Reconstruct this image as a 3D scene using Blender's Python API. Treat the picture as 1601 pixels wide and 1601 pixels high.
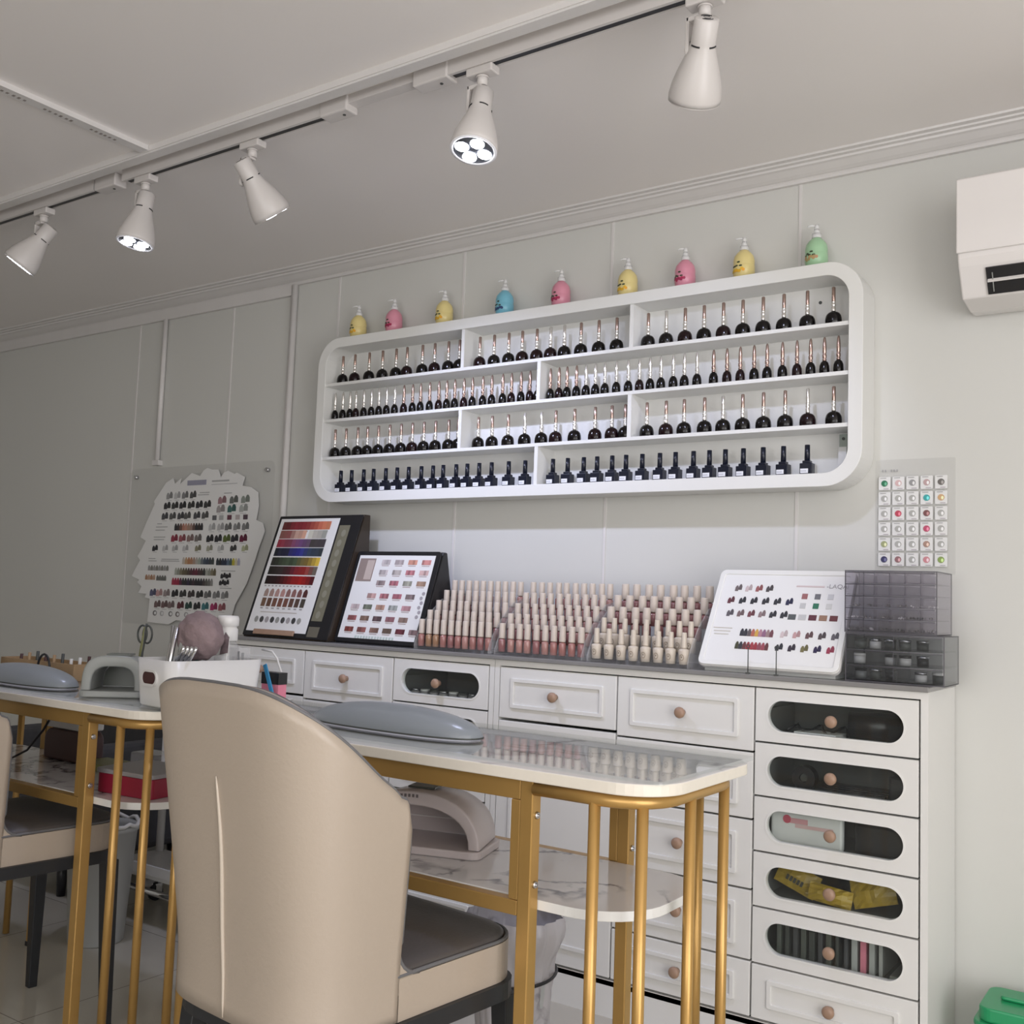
import bpy, bmesh, math, random
from mathutils import Vector, Matrix
S = bpy.context.scene
for o in list(bpy.data.objects): bpy.data.objects.remove(o)
COL = S.collection
rnd = random.Random(7)
PI = math.pi

# ------------------------------------------------------------------ camera
F_PX = 1620.0
yaw, pitch, roll = math.radians(34.7), math.radians(4.77), math.radians(2.06)
fw = Vector((-math.sin(yaw)*math.cos(pitch), math.cos(yaw)*math.cos(pitch), math.sin(pitch)))
rt = Vector((math.cos(yaw), math.sin(yaw), 0)); up = rt.cross(fw)
r2 = rt*math.cos(roll)+up*math.sin(roll); u2 = -rt*math.sin(roll)+up*math.cos(roll)
cam = bpy.data.cameras.new('camera'); cam.sensor_width = 36; cam.sensor_fit = 'HORIZONTAL'
cam.lens = F_PX/1601*36; cam.clip_start = .02
co = bpy.data.objects.new('camera', cam); COL.objects.link(co)
co.matrix_world = Matrix(((r2.x, u2.x, -fw.x, 0), (r2.y, u2.y, -fw.y, -2.67), (r2.z, u2.z, -fw.z, 1.05), (0, 0, 0, 1)))
S.camera = co
# ------------------------------------------------------------------ world, daylight, exposure
W = bpy.data.worlds.new('world'); S.world = W; W.use_nodes = True
W.node_tree.nodes['Background'].inputs[0].default_value = (.62, .72, .9, 1)
W.node_tree.nodes['Background'].inputs[1].default_value = .6
S.view_settings.view_transform = 'Standard'; S.view_settings.look = 'None'
S.view_settings.gamma = 1; S.view_settings.use_curve_mapping = False
S.view_settings.exposure = 0.62
def area(name, loc, target, sx, sy, power, col):
    L = bpy.data.lights.new(name, 'AREA'); L.shape = 'RECTANGLE'; L.size = sx; L.size_y = sy
    L.energy = power; L.color = col
    o = bpy.data.objects.new(name, L); COL.objects.link(o); o.location = loc
    o.rotation_euler = (Vector(target)-Vector(loc)).to_track_quat('-Z', 'Z').to_euler()
    return o
area('daylight_shop_window', (1.75, -2.6, 1.15), (-1.0, -1.6, 1.55), 2.6, 1.8, 43, (1.0, .955, .93))
area('daylight_front_window', (.2, -4.75, 1.4), (-.1, -1.2, 2.0), 3.0, 1.5, 30, (1.0, .955, .91))

# ------------------------------------------------------------------ materials
def mat(name, col, rough=.5, metal=0, spec=.5, noise=None, bump=None, emit=None, coat=0, sheen=0):
    m = bpy.data.materials.new(name); m.use_nodes = True
    nt = m.node_tree; b = nt.nodes['Principled BSDF']
    b.inputs['Base Color'].default_value = (*col, 1); b.inputs['Roughness'].default_value = rough
    b.inputs['Metallic'].default_value = metal; b.inputs['Specular IOR Level'].default_value = spec
    b.inputs['Coat Weight'].default_value = coat
    if emit: b.inputs['Emission Color'].default_value = (*emit[0], 1); b.inputs['Emission Strength'].default_value = emit[1]
    tc = nt.nodes.new('ShaderNodeTexCoord')
    if noise:   # (scale, amount)
        n = nt.nodes.new('ShaderNodeTexNoise'); n.inputs['Scale'].default_value = noise[0]; n.inputs['Detail'].default_value = 6
        nt.links.new(tc.outputs['Object'], n.inputs['Vector'])
        mx = nt.nodes.new('ShaderNodeMix'); mx.data_type = 'RGBA'
        k = noise[1]
        mx.inputs[6].default_value = (*[max(0, c*(1-k)) for c in col], 1); mx.inputs[7].default_value = (*[min(1, c*(1+k)) for c in col], 1)
        nt.links.new(n.outputs['Fac'], mx.inputs[0]); nt.links.new(mx.outputs[2], b.inputs['Base Color'])
    if bump:    # (scale, strength)
        n2 = nt.nodes.new('ShaderNodeTexNoise'); n2.inputs['Scale'].default_value = bump[0]; n2.inputs['Detail'].default_value = 4
        nt.links.new(tc.outputs['Object'], n2.inputs['Vector'])
        bp = nt.nodes.new('ShaderNodeBump'); bp.inputs['Strength'].default_value = bump[1]; bp.inputs['Distance'].default_value = .01
        nt.links.new(n2.outputs['Fac'], bp.inputs['Height']); nt.links.new(bp.outputs[0], b.inputs['Normal'])
    return m
def glassy(name, col=(.95, .97, .97), haze=.0, rough=.03, ior=1.45):
    m = bpy.data.materials.new(name); m.use_nodes = True; nt = m.node_tree; nt.nodes.clear()
    out = nt.nodes.new('ShaderNodeOutputMaterial'); tr = nt.nodes.new('ShaderNodeBsdfTransparent')
    gl = nt.nodes.new('ShaderNodeBsdfGlossy'); df = nt.nodes.new('ShaderNodeBsdfDiffuse'); mx = nt.nodes.new('ShaderNodeMixShader'); m2 = nt.nodes.new('ShaderNodeMixShader'); fr = nt.nodes.new('ShaderNodeFresnel')
    tr.inputs[0].default_value = (*col, 1); gl.inputs['Roughness'].default_value = rough; df.inputs[0].default_value = (*col, 1)
    fr.inputs[0].default_value = ior; m2.inputs[0].default_value = haze
    nt.links.new(tr.outputs[0], m2.inputs[1]); nt.links.new(df.outputs[0], m2.inputs[2])
    ge = nt.nodes.new('ShaderNodeNewGeometry'); iv = nt.nodes.new('ShaderNodeMath'); iv.operation = 'SUBTRACT'; iv.inputs[0].default_value = 1
    mu = nt.nodes.new('ShaderNodeMath'); mu.operation = 'MULTIPLY'; nt.links.new(ge.outputs['Backfacing'], iv.inputs[1]); nt.links.new(fr.outputs[0], mu.inputs[0]); nt.links.new(iv.outputs[0], mu.inputs[1])
    nt.links.new(mu.outputs[0], mx.inputs[0]); nt.links.new(m2.outputs[0], mx.inputs[1]); nt.links.new(gl.outputs[0], mx.inputs[2]); nt.links.new(mx.outputs[0], out.inputs[0])
    return m
def marble(name, base, vein, scale, dens=.5, rough=.12):
    m = bpy.data.materials.new(name); m.use_nodes = True; nt = m.node_tree; b = nt.nodes['Principled BSDF']
    tc = nt.nodes.new('ShaderNodeTexCoord'); n1 = nt.nodes.new('ShaderNodeTexNoise'); n1.inputs['Scale'].default_value = scale*.8; n1.inputs['Detail'].default_value = 5
    mxv = nt.nodes.new('ShaderNodeVectorMath'); mxv.operation = 'MULTIPLY_ADD'; mxv.inputs[1].default_value = (.35, .35, .35)
    nt.links.new(tc.outputs['Object'], n1.inputs['Vector']); nt.links.new(n1.outputs['Color'], mxv.inputs[0]); nt.links.new(tc.outputs['Object'], mxv.inputs[2])
    n2 = nt.nodes.new('ShaderNodeTexNoise'); n2.inputs['Scale'].default_value = scale; n2.inputs['Detail'].default_value = 3
    nt.links.new(mxv.outputs[0], n2.inputs['Vector'])
    a = nt.nodes.new('ShaderNodeMath'); a.operation = 'SUBTRACT'; a.inputs[1].default_value = .5
    ab = nt.nodes.new('ShaderNodeMath'); ab.operation = 'ABSOLUTE'
    mr = nt.nodes.new('ShaderNodeMapRange'); mr.inputs['From Min'].default_value = 0; mr.inputs['From Max'].default_value = .035
    mr.inputs['To Min'].default_value = 1; mr.inputs['To Max'].default_value = 0
    n3 = nt.nodes.new('ShaderNodeTexNoise'); n3.inputs['Scale'].default_value = scale*.9
    nt.links.new(tc.outputs['Object'], n3.inputs['Vector'])
    mr2 = nt.nodes.new('ShaderNodeMapRange'); mr2.inputs['From Min'].default_value = dens; mr2.inputs['From Max'].default_value = dens+.12
    mu = nt.nodes.new('ShaderNodeMath'); mu.operation = 'MULTIPLY'
    nt.links.new(n2.outputs['Fac'], a.inputs[0]); nt.links.new(a.outputs[0], ab.inputs[0]); nt.links.new(ab.outputs[0], mr.inputs['Value'])
    nt.links.new(n3.outputs['Fac'], mr2.inputs['Value']); nt.links.new(mr.outputs[0], mu.inputs[0]); nt.links.new(mr2.outputs[0], mu.inputs[1])
    mx = nt.nodes.new('ShaderNodeMix'); mx.data_type = 'RGBA'; mx.inputs[6].default_value = (*base, 1); mx.inputs[7].default_value = (*vein, 1)
    nt.links.new(mu.outputs[0], mx.inputs[0]); nt.links.new(mx.outputs[2], b.inputs['Base Color']); b.inputs['Roughness'].default_value = rough
    return m
def attr_mat(name, rough=.45):
    m = bpy.data.materials.new(name); m.use_nodes = True; nt = m.node_tree; b = nt.nodes['Principled BSDF']
    a = nt.nodes.new('ShaderNodeAttribute'); a.attribute_name = 'tint'; nt.links.new(a.outputs['Color'], b.inputs['Base Color']); b.inputs['Roughness'].default_value = rough
    return m
M = {}
M['wall'] = mat('painted_wall_panel', (.62, .62, .59), .38, noise=(1.3, .03), bump=(2.2, .05))
M['ceil'] = mat('ceiling_panel', (.84, .805, .78), .38, noise=(1.1, .02), bump=(1.6, .06))
M['trim'] = mat('white_trim', (.68, .66, .645), .4, noise=(12, .03))
M['floor'] = mat('floor_tile', (.5, .47, .4), .12)
M['white'] = mat('white_lacquer', (.76, .76, .735), .35, noise=(20, .01))
M['cab'] = mat('cabinet_white', (.74, .735, .71), .33, noise=(8, .012))
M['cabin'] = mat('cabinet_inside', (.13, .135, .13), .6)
M['gap'] = mat('shadow_gap', (.05, .05, .05), .8)
M['mat_top'] = mat('grey_worktop', (.23, .225, .22), .16, noise=(30, .1))
M['gold'] = mat('gold_paint', (.50, .30, .095), .33, metal=.5, noise=(18, .06))
M['marb'] = marble('marble_top', (.82, .79, .75), (.32, .29, .28), 4.5, .52)
M['marb2'] = marble('marble_shelf', (.72, .70, .70), (.13, .12, .14), 5.0, .40)
M['edge'] = mat('marble_edge_cream', (.76, .71, .62), .4, noise=(60, .05))
M['glass'] = glassy('table_glass', (.97, .985, .985), .01, .015, 1.6)
M['pane'] = glassy('drawer_pane', (.93, .95, .94), .01, .03)
M['acr'] = glassy('clear_acrylic', (.95, .95, .95), .16, .06)
M['acr2'] = glassy('thin_clear_acrylic', (.98, .98, .98), .015, .04)
M['smoke'] = glassy('smoky_acrylic', (.875, .865, .89), .03, .06)
M['smoke2'] = glassy('darker_smoky_acrylic', (.80, .81, .82), .02, .06)
M['smoke_edge'] = mat('smoky_acrylic_edge', (.11, .105, .12), .2)
M['wood'] = mat('wood_knob', (.35, .225, .155), .45, noise=(60, .15))
M['pu'] = mat('beige_faux_leather', (.41, .345, .28), .38, noise=(3, .04), bump=(160, .06))
M['puin'] = mat('dark_grey_faux_leather', (.075, .068, .065), .42, bump=(160, .06))
M['piping'] = mat('grey_piping', (.13, .13, .135), .4)
M['seam'] = mat('light_seam', (.55, .48, .40), .4)
M['black'] = mat('black_satin', (.012, .012, .014), .35)
M['blackm'] = mat('black_metal', (.03, .032, .036), .4, metal=.3)
M['gelblk'] = mat('black_gel_bottle', (.004, .003, .003), .16, spec=.35)
M['gelmar'] = mat('dark_maroon_gel_bottle', (.010, .003, .004), .16, spec=.35)
M['sqblk'] = mat('navy_black_bottle', (.006, .008, .018), .3)
M['label'] = mat('white_label', (.75, .76, .8), .5)
M['rose'] = mat('rose_gold_cap', (.47, .34, .29), .22, metal=.85)
M['silv'] = mat('silver_cap', (.80, .77, .72), .2, metal=.8)
M['nude'] = mat('nude_cap', (.58, .505, .435), .4, noise=(30, .03))
M['nude2'] = mat('pale_nude_bottle', (.60, .53, .44), .3)
M['chrome'] = mat('chrome', (.75, .75, .76), .1, metal=1)
M['steel'] = mat('brushed_steel', (.6, .6, .62), .25, metal=1)
M['paper'] = mat('paper_white', (.76, .76, .75), .5)
M['tint'] = attr_mat('printed_colours')
M['cush'] = mat('grey_cushion_leather', (.25, .275, .30), .28, bump=(90, .04))
M['cushrefl'] = mat('pale_cushion_reflection', (.62, .62, .70), .3)
M['lampgrey'] = mat('grey_plastic', (.27, .28, .265), .4)
M['lampdark'] = mat('dark_grey_plastic', (.10, .11, .095), .35)
M['plast'] = mat('white_plastic', (.66, .65, .63), .3)
M['uvpink'] = mat('pale_pink_plastic', (.55, .49, .48), .3)
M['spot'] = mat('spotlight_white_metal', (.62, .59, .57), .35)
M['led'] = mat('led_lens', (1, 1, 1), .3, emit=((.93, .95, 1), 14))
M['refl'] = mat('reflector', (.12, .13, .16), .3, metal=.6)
M['lit_rim'] = mat('whitened_led_lit_rim', (.9, .9, .95), .4)
M['green'] = mat('green_plastic', (.02, .30, .12), .3)
M['red'] = mat('red_box', (.28, .015, .04), .35)
M['binw'] = mat('grey_white_plastic', (.42, .43, .42), .4)
M['bag'] = marble('plastic_liner', (.50, .48, .50), (.12, .11, .12), 6, .5, .25)
M['yel'] = mat('yellow_packet', (.45, .30, .03), .35, noise=(60, .4))
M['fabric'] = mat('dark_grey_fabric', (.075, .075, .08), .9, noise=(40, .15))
M['maroon'] = mat('maroon_leather', (.06, .022, .02), .4)
M['cardb'] = mat('light_wood', (.36, .24, .13), .6, noise=(20, .12))
M['gauze'] = mat('mauve_gauze', (.22, .16, .165), .9, noise=(30, .3), bump=(60, .6))
M['teal'] = mat('teal_plastic', (.02, .13, .10), .4)
M['blue'] = mat('blue_plastic', (.03, .22, .42), .4)
M['pink'] = mat('pink_paper', (.70, .22, .30), .5)
M['brown'] = mat('brown_board', (.035, .025, .018), .25)
M['olive'] = mat('olive_tape', (.2, .2, .08), .5)
M['lidgrey'] = mat('grey_lid', (.30, .29, .30), .3)
M['ac'] = mat('aircon_white', (.76, .73, .71), .12)
M['dark'] = mat('dark_grey', (.06, .065, .06), .5)
M['gbracket'] = mat('grey_green_metal', (.30, .34, .31), .4, metal=.3)
for k, c in dict(pkA=(.36, .17, .15), pkB=(.30, .14, .135), pkC=(.42, .23, .20), pkD=(.34, .20, .12)).items():
    M[k] = mat('polish_'+k.lower(), c, .12, noise=(90, .15))
for k, c in dict(lotY=(.72, .60, .26), lotP=(.66, .27, .35), lotB=(.18, .46, .58), lotG=(.36, .58, .36)).items():
    M[k] = mat('lotion_'+k.lower(), c, .3)
M['pump'] = glassy('clear_pump', (.92, .92, .92), .6, .2)
# floor tiles with fine joints
nt = M['floor'].node_tree; b = nt.nodes['Principled BSDF']; tc = nt.nodes.new('ShaderNodeTexCoord')
br = nt.nodes.new('ShaderNodeTexBrick'); br.offset = 0; br.inputs['Scale'].default_value = 1; br.inputs['Brick Width'].default_value = .6; br.inputs['Row Height'].default_value = .6
br.inputs['Mortar Size'].default_value = .0015; br.inputs['Color1'].default_value = (.47, .44, .37, 1); br.inputs['Color2'].default_value = (.50, .47, .40, 1); br.inputs['Mortar'].default_value = (.2, .18, .15, 1)
nt.links.new(tc.outputs['Object'], br.inputs['Vector']); nt.links.new(br.outputs[0], b.inputs['Base Color'])

# ------------------------------------------------------------------ mesh helpers
def BM(): return bmesh.new()
def box(bm, x0, x1, y0, y1, z0, z1, mi=0):
    v = [bm.verts.new(p) for p in ((x0, y0, z0), (x1, y0, z0), (x1, y1, z0), (x0, y1, z0), (x0, y0, z1), (x1, y0, z1), (x1, y1, z1), (x0, y1, z1))]
    for f in ((0, 3, 2, 1), (4, 5, 6, 7), (0, 1, 5, 4), (1, 2, 6, 5), (2, 3, 7, 6), (3, 0, 4, 7)):
        bm.faces.new([v[i] for i in f]).material_index = mi
    return v
def ring_pts(c, ax, r, n, ph=0):
    ax = ax.normalized(); t = Vector((0, 0, 1)) if abs(ax.z) < .9 else Vector((1, 0, 0))
    u = ax.cross(t).normalized(); w = ax.cross(u)
    return [c+u*r*math.cos(2*PI*i/n+ph)+w*r*math.sin(2*PI*i/n+ph) for i in range(n)]
def cone(bm, p0, p1, r0, r1=None, n=16, mi=0):
    if r1 is None: r1 = r0
    p0, p1 = Vector(p0), Vector(p1); ax = p1-p0
    a = [bm.verts.new(p) for p in ring_pts(p0, ax, r0, n)]; b = [bm.verts.new(p) for p in ring_pts(p1, ax, r1, n)]
    for i in range(n):
        f = bm.faces.new((a[i], a[(i+1) % n], b[(i+1) % n], b[i])); f.smooth = True; f.material_index = mi
    bm.faces.new(a[::-1]).material_index = mi; bm.faces.new(b).material_index = mi
def tube(bm, pts, r, n=10, closed=False, mi=0):
    pts = [Vector(p) for p in pts]; N = len(pts); rings = []; u = None
    for i, p in enumerate(pts):
        if closed: d = (pts[(i+1) % N]-pts[i-1])
        else: d = pts[min(i+1, N-1)]-pts[max(i-1, 0)]
        d.normalize()
        if u is None: t = Vector((0, 0, 1)) if abs(d.z) < .9 else Vector((1, 0, 0)); u = d.cross(t).normalized()
        else: u = (u-d*u.dot(d)).normalized()
        w = d.cross(u); rr = r[i] if isinstance(r, (list, tuple)) else r
        rings.append([bm.verts.new(p+u*rr*math.cos(2*PI*k/n)+w*rr*math.sin(2*PI*k/n)) for k in range(n)])
    for i in range(N if closed else N-1):
        a, b = rings[i], rings[(i+1) % N]
        for k in range(n):
            f = bm.faces.new((a[k], a[(k+1) % n], b[(k+1) % n], b[k])); f.smooth = True; f.material_index = mi
    if not closed: bm.faces.new(rings[0][::-1]).material_index = mi; bm.faces.new(rings[-1]).material_index = mi
def lathe(bm, prof, n=20, c=(0, 0, 0), mi=0, sx=1, sy=1):
    rings = []
    for r, z in prof:
        if r < 1e-6: rings.append([bm.verts.new((c[0], c[1], c[2]+z))])
        else: rings.append([bm.verts.new((c[0]+sx*r*math.cos(2*PI*k/n), c[1]+sy*r*math.sin(2*PI*k/n), c[2]+z)) for k in range(n)])
    for a, b in zip(rings, rings[1:]):
        for k in range(n):
            k2 = (k+1) % n
            if len(a) == 1 and len(b) == 1: continue
            if len(a) == 1: f = bm.faces.new((a[0], b[k2], b[k]))
            elif len(b) == 1: f = bm.faces.new((a[k], a[k2], b[0]))
            else: f = bm.faces.new((a[k], a[k2], b[k2], b[k]))
            f.smooth = True; f.material_index = mi
    if len(rings[0]) > 1: bm.faces.new(rings[0][::-1]).material_index = mi
    if len(rings[-1]) > 1: bm.faces.new(rings[-1]).material_index = mi
def prism(bm, pts, f3, a0, a1, mi=0, smooth=False):   # polygon pts extruded along third axis; f3(p,a)->xyz
    n = len(pts); A = [bm.verts.new(f3(p, a0)) for p in pts]; B = [bm.verts.new(f3(p, a1)) for p in pts]
    for i in range(n):
        f = bm.faces.new((A[i], A[(i+1) % n], B[(i+1) % n], B[i])); f.material_index = mi; f.smooth = smooth
    bm.faces.new(A[::-1]).material_index = mi; bm.faces.new(B).material_index = mi
XZ = lambda p, a: (p[0], a, p[1]); XY = lambda p, a: (p[0], p[1], a); YZ = lambda p, a: (a, p[0], p[1])
def rrect(x0, x1, y0, y1, r, n=8):
    out = []
    if not isinstance(r, (tuple, list)): r = (r,)*4     # order: lower left, lower right, upper right, upper left
    for (cx, cy, a, rr) in ((x0+r[0], y0+r[0], PI, r[0]), (x1-r[1], y0+r[1], 1.5*PI, r[1]), (x1-r[2], y1-r[2], 0, r[2]), (x0+r[3], y1-r[3], .5*PI, r[3])):
        for i in range(n+1): t = a+.5*PI*i/n; out.append((cx+rr*math.cos(t), cy+rr*math.sin(t)))
    return out
def ring_plate(bm, outer, inner, f3, a0, a1, mi=0, mi_in=None):   # plate with a hole; equal point counts
    n = len(outer); mi_in = mi if mi_in is None else mi_in
    Ao = [bm.verts.new(f3(p, a0)) for p in outer]; Ai = [bm.verts.new(f3(p, a0)) for p in inner]
    Bo = [bm.verts.new(f3(p, a1)) for p in outer]; Bi = [bm.verts.new(f3(p, a1)) for p in inner]
    for i in range(n):
        j = (i+1) % n
        for q, m_ in (((Ao[i], Ao[j], Ai[j], Ai[i]), mi), ((Bo[j], Bo[i], Bi[i], Bi[j]), mi), ((Ao[j], Ao[i], Bo[i], Bo[j]), mi), ((Ai[i], Ai[j], Bi[j], Bi[i]), mi_in)):
            bm.faces.new(q).material_index = m_
def obj(name, bm, mats, parent=None, bev=0, smooth=False, seg=2):
    bmesh.ops.recalc_face_normals(bm, faces=bm.faces)
    me = bpy.data.meshes.new(name); bm.to_mesh(me); bm.free()
    for m_ in (mats if isinstance(mats, (list, tuple)) else [mats]): me.materials.append(M[m_] if isinstance(m_, str) else m_)
    if smooth:
        for p in me.polygons: p.use_smooth = True
    o = bpy.data.objects.new(name, me); COL.objects.link(o)
    if parent: o.parent = parent
    if bev:
        md = o.modifiers.new('bevel', 'BEVEL'); md.width = bev; md.segments = seg; md.limit_method = 'ANGLE'; md.angle_limit = math.radians(40)
    return o
def tag(o, label, cat, group=None, kind=None):
    o['label'] = label; o['category'] = cat
    if group: o['group'] = group
    if kind: o['kind'] = kind
    return o
def thing(name, label, cat, loc=(0, 0, 0), rz=0, group=None, rot=None):
    o = bpy.data.objects.new(name, None); COL.objects.link(o); o.empty_display_size = .05
    o.location = loc; o.rotation_euler = rot or (0, 0, rz)
    return tag(o, label, cat, group)
def struct(name, bm, m, label, cat, bev=0, parent=None):
    o = obj(name, bm, m, parent, bev)
    if not parent: o['kind'] = 'structure'; o['label'] = label; o['category'] = cat
    return o
def dup(root, loc, label, rz=None):
    r = root.copy(); COL.objects.link(r); r.location = loc; r['label'] = label
    if rz is not None: r.rotation_euler = (0, 0, rz)
    for ch in list(root.children):
        c = ch.copy(); COL.objects.link(c); c.parent = r
        for g in list(ch.children):
            d = g.copy(); COL.objects.link(d); d.parent = c
    return r
ORD = 'first second third fourth fifth sixth seventh eighth ninth tenth eleventh twelfth thirteenth fourteenth fifteenth sixteenth seventeenth eighteenth nineteenth twentieth twenty-first twenty-second twenty-third twenty-fourth twenty-fifth'.split()
def printed(name, items, parent, f3, thick=.0008):
    """coloured shapes in slight relief on a sheet: (kind, u, v, w, h, colour); f3 maps (u, v, depth) to xyz"""
    bm = BM(); lay = bm.loops.layers.float_color.new('tint')
    for ii, it in enumerate(items):
        tk = thick+ii*2.5e-6
        k, u, v, w, h, c = it
        if k == 'r': pts = [(u-w/2, v-h/2), (u+w/2, v-h/2), (u+w/2, v+h/2), (u-w/2, v+h/2)]
        elif k == 'n':   # nail tip
            pts = [(u-w/2, v-h/2), (u+w/2, v-h/2), (u+w/2, v+h*.1), (u+w*.25, v+h*.42), (u, v+h/2), (u-w*.25, v+h*.42), (u-w/2, v+h*.1)]
        elif k == 'o': pts = [(u+w/2*math.cos(2*PI*i/10), v+h/2*math.sin(2*PI*i/10)) for i in range(10)]
        else: pts = it[6]
        fs = []; A = [bm.verts.new(f3(p[0], p[1], 0)) for p in pts]; B = [bm.verts.new(f3(p[0], p[1], tk)) for p in pts]
        fs.append(bm.faces.new(B))
        for i in range(len(pts)): j = (i+1) % len(pts); fs.append(bm.faces.new((A[i], A[j], B[j], B[i])))
        for f in fs:
            for l in f.loops: l[lay] = (*c, 1)
    return obj(name, bm, 'tint', parent)

# ------------------------------------------------------------------ room shell
ZC = 2.24
bm = BM(); box(bm, -5.9, 1.9, -4.9, 0, -.08, 0); struct('floor', bm, 'floor', 'glossy cream tiled floor with thin dark joints', 'floor')
bm = BM(); box(bm, -5.9, 1.9, -4.9, 0.1, ZC, ZC+.08); struct('ceiling', bm, 'ceil', 'low white painted panel ceiling above the track lights', 'ceiling')
bm = BM(); box(bm, -5.9, 1.9, 0, .08, -.08, ZC+.08)
struct('wall_back', bm, 'wall', 'pale grey panelled back wall behind the display shelf', 'wall')
bm = BM(); box(bm, -5.98, -5.9, -4.9, .08, -.08, ZC+.08); struct('wall_left', bm, 'wall', 'pale grey left end wall outside the picture', 'wall')
# right wall with a shop window opening and front wall with another
bm = BM(); yy = rrect(-4.1, -1.1, .25, 2.05, .001, 1); oo = rrect(-4.9, .0, -.08, ZC+.08, .001, 1)
ring_plate(bm, oo, yy, YZ, 1.9, 1.98); struct('wall_right', bm, 'wall', 'right end wall with the shop window outside the picture', 'wall')
bm = BM(); ring_plate(bm, rrect(-5.9, 1.9, -.08, ZC+.08, .001, 1), rrect(-1.3, 1.7, .65, 2.1, .001, 1), XZ, -4.98, -4.9)
struct('wall_front', bm, 'wall', 'front wall behind the camera with a wide window', 'wall')
for nm, f3, (a, b_), (c, d), y in (('window_1', YZ, (-4.1, -1.1), (.25, 2.05), 1.92), ('window_2', XZ, (-1.3, 1.7), (.65, 2.1), -4.94)):
    bm = BM(); ring_plate(bm, rrect(a, b_, c, d, .001, 1), rrect(a+.05, b_-.05, c+.05, d-.05, .001, 1), f3, y-.02, y+.02)
    m_ = (a+b_)/2; prism(bm, [(m_-.02, c), (m_+.02, c), (m_+.02, d), (m_-.02, d)], f3, y-.015, y+.015)
    fr = struct(nm, bm, 'trim', 'white framed window in the %s, outside the picture' % ('right wall' if nm == 'window_1' else 'front wall'), 'window')
    bm = BM(); prism(bm, [(a+.05, c+.05), (b_-.05, c+.05), (b_-.05, d-.05), (a+.05, d-.05)], f3, y-.003, y+.003); obj('window_pane', bm, 'acr2', fr)
# panel joints of the back wall: thin raised strips
for i, x in enumerate((-3.817, -3.22, -2.647, -2.076, -1.513, -.934)):
    bm = BM(); box(bm, x-.004, x+.004, -.0025, .001, 0, 2.2)
    struct('trim_%d' % (i+1), bm, 'trim', 'thin white joint strip between wall panels', 'trim')
# crown moulding
prof = [(0, 2.196), (-.012, 2.196), (-.012, 2.204), (-.016, 2.208), (-.02, 2.207), (-.032, 2.212), (-.05, 2.222), (-.058, 2.224), (-.06, 2.229), (-.072, 2.230), (-.074, 2.234), (-.088, 2.235), (-.09, ZC), (0, ZC)]
bm = BM(); prism(bm, prof, YZ, -5.9, 1.9); struct('trim_7', bm, 'trim', 'stepped white crown moulding along the back wall', 'moulding')
bm = BM(); box(bm, -5.9, -2.885, -.014, 0, 2.158, 2.196); struct('trim_8', bm, 'trim', 'flat white strip under the crown moulding at the left', 'trim')
# conduits
bm = BM(); cone(bm, (-2.868, -.012, .0), (-2.868, -.012, 2.196), .012, n=12); cone(bm, (-2.888, -.006, .0), (-2.888, -.006, 2.196), .006, n=8)
tag(obj('cable_conduit', bm, 'trim'), 'tall pale vertical cable conduit just left of the display shelf', 'conduit')
bm = BM(); cone(bm, (-3.632, -.012, 1.56), (-3.632, -.012, 2.158), .010, n=12); box(bm, -3.65, -3.61, -.024, -.001, 1.545, 1.565)
tag(obj('cable_conduit', bm, 'trim'), 'short vertical cable conduit above the brush-stroke colour chart', 'conduit')

# ------------------------------------------------------------------ ceiling trunking, track and spot lights
bm = BM(); box(bm, -5.5, -.2, -1.012, -.975, ZC-.016, ZC); box(bm, -5.5, -.2, -1.009, -.978, ZC-.021, ZC-.016)
tag(obj('cable_trunking', bm, 'trim'), 'long white cable trunking beside the light track', 'trunking')
bm = BM(); box(bm, -2.425, -2.39, -3.6, -1.013, ZC-.014, ZC)
t = tag(obj('cable_trunking', bm, 'trim'), 'white cable trunking running off at an angle to the track', 'trunking')
its = [('r', -1.10-.014*i-rnd.random()*.004, 0, .006, .007+rnd.random()*.004, (.25, .22, .2)) for i in range(60) if i % 9 < 6]
printed('printed_marks', its, t, lambda u, v, d: (-2.412+v, u, ZC-.0142-d))
for x0, x1, lab in ((-5.4, -2.74, 'left length of white ceiling light track with dark slot'), (-2.60, -1.80, 'middle length of white ceiling light track with dark slot'), (-1.42, -.15, 'right length of white ceiling light track with dark slot')):
    bm = BM(); box(bm, x0, x1, -.948, -.940, ZC-.034, ZC); box(bm, x0, x1, -.917, -.912, ZC-.028, ZC); box(bm, x0, x1, -.940, -.917, ZC-.010, ZC)
    tr_ = tag(obj('light_track', bm, 'spot'), lab, 'light track', 'lengths of light track')
    bm = BM(); box(bm, x0, x1, -.940, -.917, ZC-.027, ZC-.0102); obj('conductor_slot', bm, 'black', tr_)
bm = BM(); box(bm, -1.80, -1.42, -.945, -.915, ZC-.022, ZC); tag(obj('cable_cover', bm, 'spot'), 'slim white cover strip joining the two right track lengths', 'cable cover')
for x, w, lab in ((-2.68, .10, 'white track connector between the two left spotlights'), (-1.76, .09, 'white track connector left of the cover strip'), (-1.46, .10, 'white track connector beside the middle lit spotlight')):
    bm = BM(); box(bm, x-w/2, x+w/2, -.951, -.909, ZC-.038, ZC)
    c_ = tag(obj('track_connector', bm, 'spot', bev=.004), lab, 'connector', 'track connectors')
    bm = BM(); cone(bm, (x+.02, -.93, ZC-.0395), (x+.02, -.93, ZC-.037), .004, n=10); obj('screw', bm, 'dark', c_)
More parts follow.
